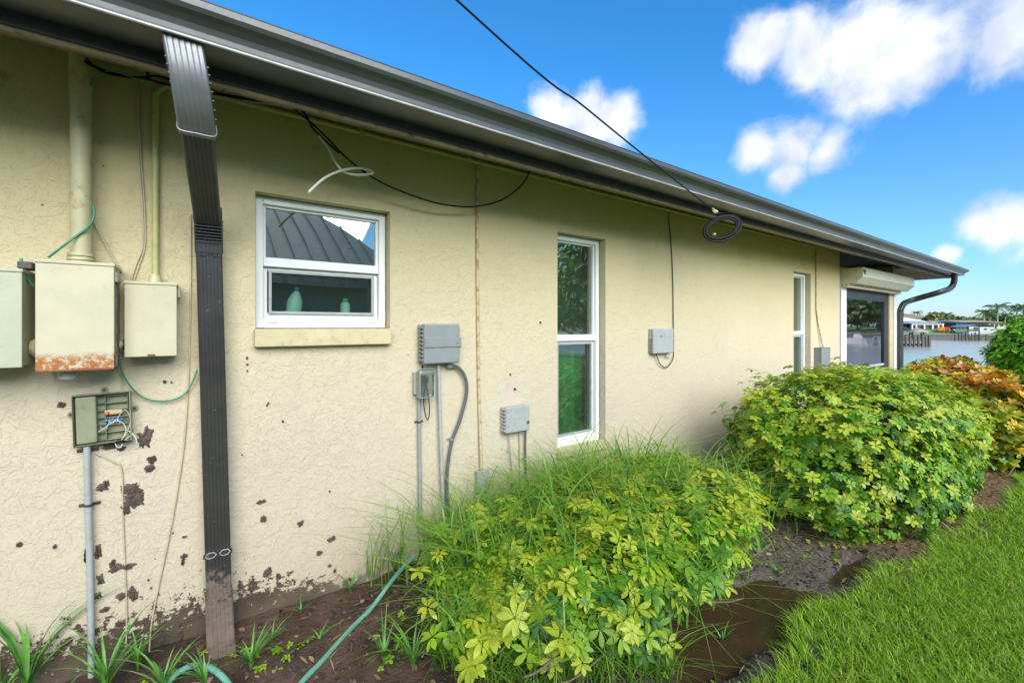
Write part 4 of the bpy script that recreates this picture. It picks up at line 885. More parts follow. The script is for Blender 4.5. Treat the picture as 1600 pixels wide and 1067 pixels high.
def whorl(n, L, W, seed, cup=.25, pet=.0, upr=.0):
    r_ = random.Random(seed); V_ = []; F_ = []; o = 0
    for i in range(n):
        l = L * r_.uniform(.75, 1.1); v, f = leaflet(l, W * r_.uniform(.85, 1.1), r_.uniform(.1, .45))
        v[:, 1] += L * .10; v = v @ rotx(cup * r_.uniform(-.2, 1.4) + upr).T @ rotz(2 * PI * i / n + r_.uniform(-.2, .2)).T
        V_.append(v); F_.append(f + o); o += len(v)
    return np.concatenate(V_), np.concatenate(F_)
def frames_from(nrm, spin):
    """rotation matrices whose z axis is nrm"""
    nrm = nrm / np.linalg.norm(nrm, axis=1)[:, None]; ref = np.where(np.abs(nrm[:, 2:3]) < .9, np.array([[0, 0, 1.]]), np.array([[1., 0, 0]]))
    x_ = np.cross(ref, nrm); x_ /= np.linalg.norm(x_, axis=1)[:, None]; y_ = np.cross(nrm, x_)
    c = np.cos(spin)[:, None]; s_ = np.sin(spin)[:, None]; x2 = x_ * c + y_ * s_; y2 = -x_ * s_ + y_ * c
    return np.stack([x2, y2, nrm], 2)
def instance(base, pos, Rm, scl, tints):
    """base: list of (V,F) variants -> joined arrays"""
    VV = []; FF = []; TT_ = []; o = 0; nv = len(base); idx = rng.integers(0, nv, len(pos))
    for k, (v, f) in enumerate(base):
        s_ = idx == k; m = s_.sum()
        if not m: continue
        P_ = np.einsum('mij,vj->mvi', Rm[s_], v) * scl[s_][:, None, None] + pos[s_][:, None, :]
        VV.append(P_.reshape(-1, 3)); FF.append((f[None] + (np.arange(m) * len(v))[:, None, None] + o).reshape(-1, f.shape[1])); o += m * len(v)
        TT_.append(np.repeat(tints[s_], len(v), 0))
    return np.concatenate(VV), np.concatenate(FF), np.concatenate(TT_)
def lerp_tint(t, stops):
    ts = np.array([s_[0] for s_ in stops]); cs = np.array([s_[1] for s_ in stops]); return np.stack([np.interp(t, ts, cs[:, i]) for i in range(3)], 1)
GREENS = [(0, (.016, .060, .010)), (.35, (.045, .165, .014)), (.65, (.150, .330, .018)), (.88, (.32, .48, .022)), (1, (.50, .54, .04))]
def noise3(p, s_, off=0): return np.array([mnoise.noise(Vector(q_ * s_) + Vector((off, off, off))) for q_ in p])
def shrub(name, label, cat, cen, rad, *a_, **k_):
    return shrub_(name, label, cat, cen, rad, *a_, **k_)
def shrub_(name, label, cat, cen, rad, n, L, W, nlf, seed, sq=2.6, zmin=.02, cupv=.25, stops=GREENS, tbias=.5, lean=(0, 0), parts=300, twigs=34, part_name='leaf', mat='leaf', upr=0., zcut=1.0, shape=None, group=None, lowthin=.0, updir=.55, stray=.04, lump=1.0, gap=.33):
    r_ = np.random.default_rng(seed); cen = np.array(cen, float); rad = np.array(rad, float)
    t = thing(name, label, cat, (cen[0], cen[1], 0), group)
    th_ = r_.uniform(0, 2 * PI, n * 2); zz = r_.uniform(-.98, 1, n * 2)
    # points of a superellipsoid
    d = np.stack([np.sqrt(1 - zz ** 2) * np.cos(th_), np.sqrt(1 - zz ** 2) * np.sin(th_), zz], 1)
    k = (np.abs(d) ** sq).sum(1) ** (-1 / sq); nrm = np.sign(d) * np.abs(d * k[:, None]) ** (sq - 1); nrm /= rad; nrm /= np.linalg.norm(nrm, axis=1)[:, None]
    lay = r_.random(len(d)); rr_ = np.where(lay < .62, r_.uniform(.93, 1.05, len(d)), np.where(lay < .84, r_.uniform(.80, .93, len(d)), np.where(lay < 1 - stray, r_.uniform(.55, .8, len(d)), r_.uniform(1.05, 1.22, len(d)))))
    pu = d * k[:, None]
    bumpn = noise3(pu, 2.1, seed) * .17 * lump + noise3(pu, 5.2, seed + 9) * .11 * lump
    p = pu * (rr_ + bumpn)[:, None] * rad + cen
    p[:, 0] += (p[:, 2]) * lean[0]; p[:, 1] += (p[:, 2]) * lean[1]
    keep = (p[:, 2] > zmin) & (p[:, 1] < -.03)
    if shape is not None: keep &= shape(p)
    gapn = noise3(p, 4.5, seed + 3); keep &= ~((gapn > gap) & (r_.random(len(p)) < .65))
    if lowthin: keep &= ~((p[:, 2] < cen[2]) & (r_.random(len(p)) < lowthin))
    p, nrm, rr_ = p[keep][:n], nrm[keep][:n], rr_[keep][:n]
    dirn = nrm * .75 + np.array([0, 0, updir]) + r_.normal(0, .32, p.shape); Rm = frames_from(dirn, r_.uniform(0, 2 * PI, len(p)))
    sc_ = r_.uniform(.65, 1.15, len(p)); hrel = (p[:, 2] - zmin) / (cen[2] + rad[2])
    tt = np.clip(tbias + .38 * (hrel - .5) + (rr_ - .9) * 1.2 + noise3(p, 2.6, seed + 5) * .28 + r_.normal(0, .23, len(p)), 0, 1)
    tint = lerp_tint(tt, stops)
    base = [whorl(nlf + (q_ % 3) - 1, L, W, seed * 10 + q_, cupv, 0, upr) for q_ in range(6)]
    dist = np.linalg.norm(p - np.array([0, -DW, HC]), axis=1) / sc_ + (rr_ < .9) * .8; order = np.argsort(dist); big = order[:parts]; rest = order[parts:]
    # the leaf sprays that show largest are parts with shared meshes in a few tints
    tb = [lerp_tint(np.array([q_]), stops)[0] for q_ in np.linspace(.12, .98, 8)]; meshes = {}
    for i in big:
        kv = r_.integers(0, 6); kt = int(np.clip(round((tt[i] - .12) / .86 * 7), 0, 7))
        if (kv, kt) not in meshes:
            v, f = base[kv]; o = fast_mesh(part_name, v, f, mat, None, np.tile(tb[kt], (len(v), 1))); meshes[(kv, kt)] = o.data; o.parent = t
        else:
            o = bpy.data.objects.new(part_name, meshes[(kv, kt)]); COL.objects.link(o); o.parent = t
        mt_ = Matrix(Rm[i].tolist()).to_4x4(); loc = Vector(p[i]) - ORG[t.name]
        o.matrix_local = Matrix.Translation(loc) @ mt_ @ Matrix.Scale(float(sc_[i]), 4)
    if len(rest):
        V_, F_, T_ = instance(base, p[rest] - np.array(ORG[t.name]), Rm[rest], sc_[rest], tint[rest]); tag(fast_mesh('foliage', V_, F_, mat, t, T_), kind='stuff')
    # woody stems
    for q_ in range(twigs):
        i = r_.integers(0, len(p)); e1 = Vector(cen) + Vector((r_.normal(0, rad[0] * .4), r_.normal(0, rad[1] * .35), 0)); e1.z = .0
        e2 = Vector(p[i]) * .94 + Vector(cen) * .06; mid = e1.lerp(e2, .5) + Vector((r_.normal(0, .06), r_.normal(0, .06), r_.uniform(-.08, .02)))
        path = spline([e1, e1.lerp(mid, .5) + Vector((r_.normal(0, .03), r_.normal(0, .03), 0)), mid, e2], 4); rr2 = r_.uniform(.004, .010)
        obj('branch', MB().tube(path, [rr2 * (1 - .7 * j / (len(path) - 1)) for j in range(len(path))], 5), 'bark', t)
    return t, p
# near shrub: loose and leafy, half overgrown by grass
def near_shape(p):
    # top surface falls to the camera side and to the left
    return (p[:, 2] < .68) & ~((p[:, 1] < -.95) & (p[:, 2] < .12 + .40 * np.clip(p[:, 0] - 1.75, 0, .45)))
t1, p1_ = shrub('leafy_shrub', 'sprawling yellow-green shrub in front overgrown with long grass', 'shrub', (2.05, -.80, .25), (1.10, .56, .35), 3500, .060, .025, 7, 11, sq=2.2, parts=300, twigs=80, shape=near_shape, lump=1.2, gap=.17, tbias=.66, updir=.75, lowthin=.72)
rq = random.Random(4)
for k in range(7):
    a = rq.uniform(PI * 1.05, PI * 1.75); e1 = Vector((1.75 + rq.uniform(-.3, .3), -.95 + rq.uniform(-.15, .15), .03)); e2 = Vector((1.9 + .98 * math.cos(a), -.84 + .60 * math.sin(a), rq.uniform(.12, .36)))
    mid = e1.lerp(e2, .5) + Vector((rq.uniform(-.1, .1), rq.uniform(-.08, .08), rq.uniform(-.02, .08))); pth_ = spline([e1, mid, e2, e2 + (e2 - mid) * rq.uniform(.15, .5) + Vector((0, 0, .03))], 5); r0 = rq.uniform(.005, .010)
    obj('branch', MB().tube(pth_, [r0 * (1 - .6 * j / (len(pth_) - 1)) for j in range(len(pth_))], 6), 'bark', t1)
t2, p2_ = shrub('clipped_shrub', 'dense round clipped green shrub between lawn and wall', 'shrub', (4.95, -1.10, .45), (1.42, .72, .64), 7600, .046, .024, 6, 12, stray=.01, lump=.75, sq=2.9, parts=300, twigs=60, tbias=.64, updir=.6, lowthin=.22)
CRO = [(0, (.06, .02, .015)), (.12, (.10, .13, .02)), (.32, (.28, .36, .02)), (.52, (.58, .50, .03)), (.68, (.72, .50, .03)), (.80, (.68, .30, .04)), (.90, (.50, .07, .03)), (1, (.70, .36, .16))]
for k, (cx, cy, rx, ry, tz, nn, lb) in enumerate(((9.15, -.95, .80, .5, .98, 300, 'red and yellow croton hedge plant nearest the lanai corner'), (8.0, -1.22, .75, .5, 1.0, 320, 'red and yellow croton plant in the middle of the row'), (7.05, -1.68, .62, .42, .95, 300, 'orange and yellow croton plant at the right edge of the picture'))):
    shrub('croton_plant', lb, 'croton', (cx, cy, tz * .5), (rx, ry, tz * .50), int(nn * 3.2), .082, .046, 6, 30 + k, sq=2.4, parts=300, twigs=10, stops=CRO, cupv=.5, stray=.0, tbias=.38, mat='croton', upr=.45, updir=.9, group='row of crotons beyond the clipped shrub')
shrub('waterside_bush', 'bright green layered bush at the right edge by the water', 'bush', (9.35, -1.86, .95), (.64, .50, .68), 2600, .085, .036, 6, 41, sq=2.0, parts=120, twigs=16, tbias=.6, stops=[(0, (.02, .12, .012)), (.5, (.10, .36, .014)), (1, (.30, .58, .03))], updir=.9)

# ------------------------------------------------------------------ grass
def blades(name, label, pts, h, wd, bend, stops, seed, base_z=None, mat='blade', nseg=3, parent=None, hvar=.35, dirs=None):
    r_ = np.random.default_rng(seed); n = len(pts); a = r_.uniform(0, 2 * PI, n) if dirs is None else dirs; H = h * (1 + r_.uniform(-hvar, hvar, n)); Bn = bend * r_.uniform(.3, 1.5, n) * H; W_ = wd * r_.uniform(.7, 1.2, n)
    dx, dy = np.cos(a), np.sin(a); tw = a + PI / 2 + r_.normal(0, .5, n); wx, wy = np.cos(tw), np.sin(tw)
    V_ = np.zeros((n, 2 * nseg + 2, 3)); ts = np.linspace(0, 1, nseg + 1)
    for j, t_ in enumerate(ts):
        cx = pts[:, 0] + dx * Bn * t_ ** 1.9; cy = pts[:, 1] + dy * Bn * t_ ** 1.9; cz = pts[:, 2] + H * (t_ - .28 * bend * t_ ** 2.4); hw = W_ / 2 * (1 - t_ ** 1.6 * .93)
        V_[:, 2 * j, 0] = cx - wx * hw; V_[:, 2 * j, 1] = cy - wy * hw; V_[:, 2 * j + 1, 0] = cx + wx * hw; V_[:, 2 * j + 1, 1] = cy + wy * hw; V_[:, 2 * j, 2] = V_[:, 2 * j + 1, 2] = cz
    f = np.array([(2 * j, 2 * j + 1, 2 * j + 3, 2 * j + 2) for j in range(nseg)]); F_ = (f[None] + (np.arange(n) * (2 * nseg + 2))[:, None, None]).reshape(-1, 4)
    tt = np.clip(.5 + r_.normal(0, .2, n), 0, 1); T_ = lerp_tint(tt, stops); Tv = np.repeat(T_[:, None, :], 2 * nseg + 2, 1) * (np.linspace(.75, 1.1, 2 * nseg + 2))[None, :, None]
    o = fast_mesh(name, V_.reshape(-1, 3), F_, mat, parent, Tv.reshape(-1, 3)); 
    if label: tag(o, label)
    return tag(o, kind='stuff')
LAWN = [(0, (.09, .22, .012)), (.5, (.28, .48, .018)), (.8, (.46, .62, .03)), (.92, (.56, .55, .12)), (1, (.5, .40, .2))]
def lawn_pts(x0, x1, y0, y1, dens, seed):
    r_ = np.random.default_rng(seed); n = int((x1 - x0) * (y1 - y0) * dens); x = r_.uniform(x0, x1, n); y = r_.uniform(y0, y1, n)
    edge = np.interp(x, [2, 3.4, 4.3, 5.2, 6.8, 9], [-1.66, -1.67, -1.86, -1.90, -2.0, -2.05]) + .05 * np.sin(x * 3.1) + .04 * np.sin(x * 7.7 + 1) + r_.normal(0, .025, n)
    patch = np.array([mnoise.noise(Vector((a * 2.2, b * 2.2, 4))) for a, b in zip(x[:1], y[:1])])
    k = (y < edge) & (x > 1.0 + (y < -3) * 0)
    k &= ~((np.sin(x * 23 + 3 * np.sin(y * 17)) * np.sin(y * 29 + 2 * np.sin(x * 13)) > .45) & (y > edge - .16))
    z = np.full(n, .025); return np.stack([x, y, z], 1)[k]
L1 = np.concatenate([lawn_pts(1.0, 4.2, -2.9, -1.5, 21000, 1), lawn_pts(4.2, 8.5, -2.9, -1.5, 11000, 2), lawn_pts(8.5, 14.4, -2.9, -1.0, 2200, 3)])
blades('lawn_grass', 'bright green lawn grass', L1, .046, .0050, .85, LAWN, 5, hvar=.45)
L2 = np.concatenate([lawn_pts(-1.5, 14.4, -6.0, -2.9, 900, 4)]); blades('lawn_grass', 'bright green lawn grass', L2, .07, .009, .7, LAWN, 6)
# fringe of longer blades leaning over the bed edge
r_ = np.random.default_rng(77); n = 1500; x = r_.uniform(1.7, 6.5, n); y = np.interp(x, [2, 3.4, 4.3, 5.2, 6.8, 9], [-1.66, -1.67, -1.86, -1.90, -2.0, -2.05]) + .05 * np.sin(x * 3.1) + .04 * np.sin(x * 7.7 + 1) - np.abs(r_.normal(0, .03, n))
blades('lawn_fringe', 'longer grass blades along the lawn edge', np.stack([x, y, np.full(n, .02)], 1), .075, .006, .9, LAWN, 8, dirs=r_.normal(PI / 2, .8, n))
# long weed grass growing through the near shrub
WEED = [(0, (.07, .22, .02)), (.5, (.19, .40, .035)), (.85, (.38, .54, .08)), (1, (.58, .52, .22))]
top = p1_[(p1_[:, 2] > .30)]; r_ = np.random.default_rng(5)
bk = top[(top[:, 1] > -1.0) & (top[:, 0] < 2.6)]
i = r_.integers(0, len(bk), 3000); q1 = bk[i] + r_.normal(0, .05, (3000, 3)); q1[:, 2] -= .12; q1[:, 1] = np.minimum(q1[:, 1], -.05)
i = r_.integers(0, len(p1_), 1200); q2 = p1_[i] + r_.normal(0, .05, (1200, 3)); q2[:, 2] -= .10; q2[:, 1] = np.minimum(q2[:, 1], -.05)
blades('shrub_weed_grass', 'long weedy grass growing over the near shrub', np.concatenate([q1, q2]), .31, .0090, 1.25, WEED, 9, nseg=5, hvar=.5)
r_ = np.random.default_rng(15); n = 420; xw = r_.uniform(.75, 3.1, n); yw = -r_.uniform(.03, .25, n)
blades('wall_foot_grass', 'tall thin grass standing along the wall foot behind the near shrub', np.stack([xw, yw, np.full(n, .10)], 1), .46, .0062, .5, WEED, 10, nseg=5, hvar=.35)
# grass round the foot of the near shrub
n = 1900; r_ = np.random.default_rng(25); a = r_.uniform(PI * .9, 1.75 * PI, n); rx_ = 1.02 * r_.uniform(.55, 1.08, n); ry_ = .58 * r_.uniform(.55, 1.12, n)
q3 = np.stack([1.98 + rx_ * np.cos(a), -.84 + ry_ * np.sin(a), np.full(n, .0)], 1)
q3 = q3[np.array([puddle_d(a_, b_) > 1.1 for a_, b_ in q3[:, :2]])]
blades('shrub_foot_grass', 'straggling grass around the foot of the near shrub', q3, .24, .0062, 1.0, WEED, 11, nseg=5, hvar=.5)
n = 260; a = r_.uniform(PI * .85, 1.9 * PI, n); q3 = np.stack([4.95 + 1.40 * np.cos(a) * r_.uniform(.8, 1.03, n), -1.10 + .68 * np.sin(a) * r_.uniform(.8, 1.05, n), np.full(n, .01)], 1)
blades('shrub_foot_grass', 'sparse grass under the clipped shrub', q3, .16, .005, .9, WEED, 12, nseg=4, hvar=.5)
# weed tufts one can tell apart
def tuft(label, x, y, n, h, wd, seed, z=None, bend=.7):
    r_ = np.random.default_rng(seed); t = thing('weed_tuft', label, 'weed', (x, y, z if z is not None else gh(x, y))); 
    for k in range(n):
        a = r_.uniform(0, 2 * PI); H = h * r_.uniform(.55, 1.15); Bd = H * bend * r_.uniform(.4, 1.4); m = MB(); ns = 6; vs = []; wx, wy = -math.sin(a), math.cos(a)
        for j in range(ns + 1):
            q_ = j / ns; cx = math.cos(a) * Bd * q_ ** 2; cy = math.sin(a) * Bd * q_ ** 2; cy = min(cy, -y - .02) if y > -.5 else cy; cz = H * (q_ - .38 * bend * q_ ** 2.6); hw = wd / 2 * (1 - q_ ** 1.8 * .95) * (.6 + .8 * min(1, q_ * 3))
            o_ = ORG[t.name]; vs += [(o_.x + cx - wx * hw, o_.y + cy - wy * hw, o_.z + cz + .15 * hw), (o_.x + cx, o_.y + cy, o_.z + cz - .3 * hw), (o_.x + cx + wx * hw, o_.y + cy + wy * hw, o_.z + cz + .15 * hw)]
        m.add(vs, [(3 * j + c_, 3 * j + c_ + 1, 3 * j + c_ + 4, 3 * j + c_ + 3) for j in range(ns) for c_ in (0, 1)], True)
        obj('blade', m, 'weed_blade' if k % 3 else 'weed_blade2', t)
    return t
MT['weed_blade'] = mat_plain('weed_blade_green', (.13, .34, .04), .42, var=.25, scale=14); MT['weed_blade2'] = mat_plain('weed_blade_dark', (.07, .20, .035), .45, var=.25, scale=14)
def gp(px, py): p = G(px, py, .02); return p.x, min(p.y, -.06)
specs = [('small fresh weed tuft on the soil just right of the downspout foot', 425, 1015, 12, .12, .007), ('weed sprig where wall meets soil midway to the near shrub', 470, 965, 9, .10, .006), ('loose weed tuft at the lower left corner of the near shrub', 645, 1050, 22, .26, .008), ('thin weed tuft below the long cream cable', 215, 1060, 14, .20, .008), ('bright grass clump in the bottom left corner', 8, 1100, 14, .34, .010), ('weed tuft at the hose arc', 320, 1085, 16, .20, .008), ('tall broad-bladed weed tuft at the left edge against the wall', 45, 1100, 16, .50, .012), ('leaning weed tuft beside the pale conduit foot', 165, 1095, 18, .36, .010), ('bright weed tuft between cable and downspout foot', 255, 1095, 16, .27, .009),
         ('grass tuft right of the downspout foot', 392, 1050, 28, .17, .008), ('spindly weed tuft at the wall left of the near shrub', 548, 935, 12, .20, .007), ('upright weed tuft against the wall at the hose end', 612, 905, 16, .27, .007),
         ('small weed tuft on the soil behind the hose', 500, 1010, 9, .10, .006), ('weed tuft in the soil beside the hose', 600, 1040, 20, .20, .008), ('weed stalks growing in the brown puddle', 1130, 985, 9, .16, .008), ('second clump of weed stalks in the puddle', 1175, 935, 7, .13, .008),
         ('small weed clump on the muddy bank by the puddle', 1215, 890, 10, .08, .007), ('weed clump under the front of the clipped shrub', 1255, 805, 12, .22, .007), ('low weed in the mud below the near shrub', 1010, 1055, 12, .12, .009)]
for k, (lb, px, py, n, h, wd) in enumerate(specs): x, y = gp(px, py); tuft(lb, x, y, n, h, wd, 100 + k)
# tiny ground weeds and litter
r_ = np.random.default_rng(8); n = 1500; x = r_.uniform(-.2, 6.4, n); y = r_.uniform(-1.7, -.05, n); k = np.array([puddle_d(a, b) > 1.2 for a, b in zip(x, y)]) & (noise3(np.stack([x, y, y], 1), 1.7, 3) > .02); x, y = x[k], y[k]
pos = np.array([(a, b, gh(a, b) + .012) for a, b in zip(x, y)]); v, f = leaflet(.016, .013, .2); cl = []
base = [whorl(5, .016, .011, 900 + q_, .5) for q_ in range(3)]; nn = np.tile([[0, 0, 1.]], (len(pos), 1)) + r_.normal(0, .25, (len(pos), 3))
V_, F_, T_ = instance(base, pos, frames_from(nn, r_.uniform(0, 6.28, len(pos))), r_.uniform(.6, 1.5, len(pos)), lerp_tint(r_.random(len(pos)), LAWN)); tag(fast_mesh('ground_weeds', V_, F_, 'leaf', None, T_), 'tiny bright seedlings scattered on the soil', kind='stuff')
LIT = [(0, (.05, .03, .02)), (.5, (.16, .09, .05)), (.8, (.34, .22, .12)), (1, (.50, .40, .26))]
n = 17000; x = r_.uniform(.0, 8.5, n); y = r_.uniform(-1.85, -.05, n); dens = np.where(x > 3.6, 1., .50); k = (r_.random(n) < dens) & np.array([puddle_d(a, b) > 1.15 for a, b in zip(x, y)]); x, y = x[k], y[k]
pos = np.array([(a, b, gh(a, b) + .006) for a, b in zip(x, y)]); nn = np.tile([[0, 0, 1.]], (len(pos), 1)) + r_.normal(0, .35, (len(pos), 3))
base = [leaflet(.035, .010, .1), leaflet(.055, .005, .0), leaflet(.028, .016, .5)]
V_, F_, T_ = instance(base, pos, frames_from(nn, r_.uniform(0, 6.28, len(pos))), r_.uniform(.5, 1.6, len(pos)), lerp_tint(r_.random(len(pos)), LIT)); tag(fast_mesh('leaf_litter', V_, F_, 'croton', None, T_), 'dry leaf litter and mulch on the bed', kind='stuff')
# lumps of wet mud
lump, lf = [], []
n = 2600; x = r_.uniform(.0, 4.6, n); y = r_.uniform(-1.68, -.04, n); k = np.array([puddle_d(a, b) > .95 for a, b in zip(x, y)]); x, y = x[k], y[k]
def blob(seed):
    rq = random.Random(seed); m = MB().ball((0, 0, 0), 1, 6); v = np.array([[c_ * rq.uniform(.7, 1.2) for c_ in p_] for p_ in m.v]); v[:, 2] *= .55; return v, np.array([f_ for f_ in m.f])
base = [blob(q_) for q_ in range(4)]; pos = np.array([(a, b, gh(a, b)) for a, b in zip(x, y)])
V_, F_, T_ = instance(base, pos, frames_from(np.tile([[0, 0, 1.]], (len(pos), 1)) + r_.normal(0, .2, (len(pos), 3)), r_.uniform(0, 6.28, len(pos))), r_.uniform(.004, .016, len(pos)), np.ones((len(pos), 3)))
MT['mud_wet'] = mud('wet_mud_clods', (.028, .019, .014), (.085, .062, .050), .7, .004, 25)
tag(fast_mesh('mud_clods', V_, F_, 'mud_wet', None, T_), 'small clods of wet mud on the bed', kind='stuff')

# ------------------------------------------------------------------ far bank
FG = .12
def far(name, label, cat, px, Z, group=None): p = B(px, Z, FG); return thing(name, label, cat, p, group), p
def lx(a, b, Z): return (b - a) / FPX * Z       # width in metres of a pixel span at depth Z
FW = Vector((CT, ST, 0)); RT = Vector((ST, -CT, 0))
def fbox(mb, px0, px1, Z0, Z1, z0, z1):         # box facing the eye, depth Z0..Z1
    c = [B(px0, Z0, z0), B(px1, Z0, z0)]; d = FW * (Z1 - Z0); vs = [c[0], c[1], c[1] + d, c[0] + d]; vs = vs + [v + Vector((0, 0, z1 - z0)) for v in vs]
    return mb.add(vs, [(0,3,2,1),(4,5,6,7),(0,1,5,4),(1,2,6,5),(2,3,7,6),(3,0,4,7)])
def hip(mb, px0, px1, Z0, Z1, z0, z1, inset=.3):
    a, b = B(px0, Z0, z0), B(px1, Z0, z0); d = FW * (Z1 - Z0); c, e = b + d, a + d; r0 = a.lerp(b, inset) + d * .5; r1 = a.lerp(b, 1 - inset) + d * .5; r0.z = r1.z = z1
    return mb.add([a, b, c, e, r0, r1], [(0, 1, 5, 4), (1, 2, 5), (2, 3, 4, 5), (3, 0, 4), (0, 3, 2, 1)])
MT['white_wall'] = mat_plain('white_house_paint', (.66, .66, .62), .7); MT['white_roof'] = mat_plain('white_tile_roof', (.74, .72, .66), .7); MT['brown_roof'] = mat_plain('brown_tile_roof', (.30, .19, .14), .8, scale=2)
MT['grey_roof'] = mat_plain('grey_metal_roof', (.30, .33, .34), .5); MT['tan_roof'] = mat_plain('tan_shingle_roof', (.36, .27, .18), .8); MT['tan_wall'] = mat_plain('tan_house_paint', (.52, .46, .36), .8)
MT['dark_glass'] = mat_plain('dark_window_glass', (.03, .04, .05), .15); MT['blue_canvas'] = mat_plain('blue_canvas', (.14, .22, .40), .6); MT['thatch'] = mat_plain('grey_palm_thatch', (.30, .25, .20), .9, var=.3, scale=4, bump=.05); MT['dark_screen'] = mat_plain('dark_pool_screen', (.035, .045, .06), .6)
def zz_(py, Z): return zat(py, Z)
lbk = MB().add([(XF + .5, -90, .21), (XF + .5, 90, .21), (XF + 16, 90, .95), (XF + 16, -90, .95), (XF + 60, -90, 1.0), (XF + 60, 90, 1.0)], [(0, 1, 2, 3), (3, 2, 5, 4)])
MT['far_lawn'] = mat_plain('far_bank_lawn', (.13, .27, .03), .9, var=.25, scale=.4)
tag(obj('far_lawn', lbk, 'far_lawn'), 'sloping green lawn of the far bank', kind='structure')
# white house with columned pool room
Z = 96; t, p = far('house', 'white-roofed house on the far bank beside the corner downspout', 'house', 1415, Z)
obj('wall', fbox(MB(), 1380, 1447, Z, Z + 9, FG, zz_(503, Z)), 'white_wall', t); obj('roof', hip(MB(), 1372, 1454, Z - .6, Z + 11, zz_(503.5, Z), zz_(491, Z), .28), 'white_roof', t)
for a in (1409, 1417, 1423): obj('window', fbox(MB(), a, a + 4, Z - .05, Z, zz_(512, Z), zz_(506, Z)), 'dark_glass', t)
Z = 92; t, p = far('pool_house', 'white columned screened pool room with grey hip roof across the canal', 'pool room', 1450, Z)
obj('roof', hip(MB(), 1424, 1476, Z - .4, Z + 7, zz_(505.5, Z), zz_(501, Z), .3), 'grey_roof', t); obj('beam', fbox(MB(), 1425, 1475, Z - .1, Z + .2, zz_(507.5, Z), zz_(505.6, Z)), 'white_wall', t)
for a in (1425, 1431.5, 1444, 1457, 1466, 1473): obj('column', fbox(MB(), a, a + 1.5, Z - .15, Z + .15, FG, zz_(507.5, Z)), 'white_wall', t)
obj('screen_wall', fbox(MB(), 1426, 1474, Z + .3, Z + .5, FG, zz_(507.5, Z)), 'dark_screen', t)
Z = 125; t, p = far('house', 'brown-roofed two storey house behind the white one', 'house', 1440, Z)
obj('wall', fbox(MB(), 1426, 1456, Z, Z + 10, FG, zz_(497, Z)), 'tan_wall', t); obj('roof', hip(MB(), 1422, 1460, Z - .6, Z + 12, zz_(497, Z), zz_(489.5, Z), .3), 'brown_roof', t)
for a in (1432, 1440, 1448): obj('window', fbox(MB(), a, a + 3, Z - .06, Z, zz_(503, Z), zz_(499, Z)), 'dark_glass', t)
Z = 100; t, p = far('house', 'small tan house with tan shingle roof across the canal', 'house', 1484, Z)
obj('wall', fbox(MB(), 1476, 1493, Z, Z + 8, FG, zz_(507, Z)), 'tan_wall', t); obj('roof', hip(MB(), 1473.5, 1495, Z - .5, Z + 9, zz_(507.5, Z), zz_(500.5, Z), .3), 'tan_roof', t)
for a in (1479, 1487): obj('window', fbox(MB(), a, a + 3, Z - .06, Z, zz_(513, Z), zz_(509.5, Z)), 'dark_glass', t)
Z = 98; t, p = far('house', 'long low house with flat brown roof and dark screened porch', 'house', 1540, Z)
obj('wall', fbox(MB(), 1510, 1572, Z, Z + 9, FG, zz_(503.5, Z)), 'tan_wall', t); obj('roof', hip(MB(), 1506, 1577, Z - .8, Z + 11, zz_(503.6, Z), zz_(499.8, Z), .12), 'tan_roof', t)
obj('porch_screen', fbox(MB(), 1513, 1545, Z - .12, Z - .02, zz_(510, Z), zz_(504, Z)), 'dark_screen', t)
for a in (1549, 1556, 1563): obj('window', fbox(MB(), a, a + 4, Z - .1, Z, zz_(510, Z), zz_(505.5, Z)), 'dark_glass', t)
Z = 94; t, p = far('pool_cage', 'dark bronze screened pool cage left of the long low house', 'pool cage', 1503, Z)
m = MB(); fbox(m, 1494, 1512, Z + .2, Z + 5, FG, zz_(504.5, Z)); obj('screen_wall', m, 'dark_screen', t); obj('roof', hip(MB(), 1493, 1513, Z, Z + 6, zz_(504.5, Z), zz_(501.5, Z), .35), 'dark_screen', t)
for a in (1494, 1500, 1506, 1511.5): obj('post', fbox(MB(), a, a + .5, Z, Z + .1, FG, zz_(504.5, Z)), 'bronze', t)
# thatched huts
def tiki(label, px0, px1, Z, py_top, py_eave, zb):
    t, p = far('thatched_hut', label, 'thatched hut', (px0 + px1) / 2, Z); w2 = lx(px0, px1, Z) / 2; m = MB(); n = 14; c = B((px0 + px1) / 2, Z, 0); vs = []; r2 = np.random.default_rng(int(px0))
    for k, (fr, py) in enumerate(((1.0, py_eave), (.62, py_eave * .45 + py_top * .55), (.12, py_top))):
        for i in range(n): a = 2 * PI * i / n; q_ = fr * w2 * (1 + r2.uniform(-.06, .06)); vs.append((c.x + q_ * math.cos(a), c.y + q_ * math.sin(a), zz_(py, Z) + r2.uniform(-.06, .06)))
    m.add(vs, [(k * n + i, k * n + (i + 1) % n, (k + 1) * n + (i + 1) % n, (k + 1) * n + i) for k in range(2) for i in range(n)] + [tuple(range(2 * n, 3 * n))]); obj('thatch_roof', m, 'thatch', t)
    for i in range(4): a = PI / 4 + PI / 2 * i; obj('post', MB().tube([(c.x + .7 * w2 * math.cos(a), c.y + .7 * w2 * math.sin(a), zb), (c.x + .7 * w2 * math.cos(a), c.y + .7 * w2 * math.sin(a), zz_(py_eave - .6, Z))], .1, 6), 'dark_wood', t)
tiki('thatched hut standing over the wooden dock', 1419, 1446, 60, 512.5, 519.5, -.2); tiki('thatched hut above the orange chair on the far lawn', 1460, 1489, 84, 512.3, 516.3, FG)
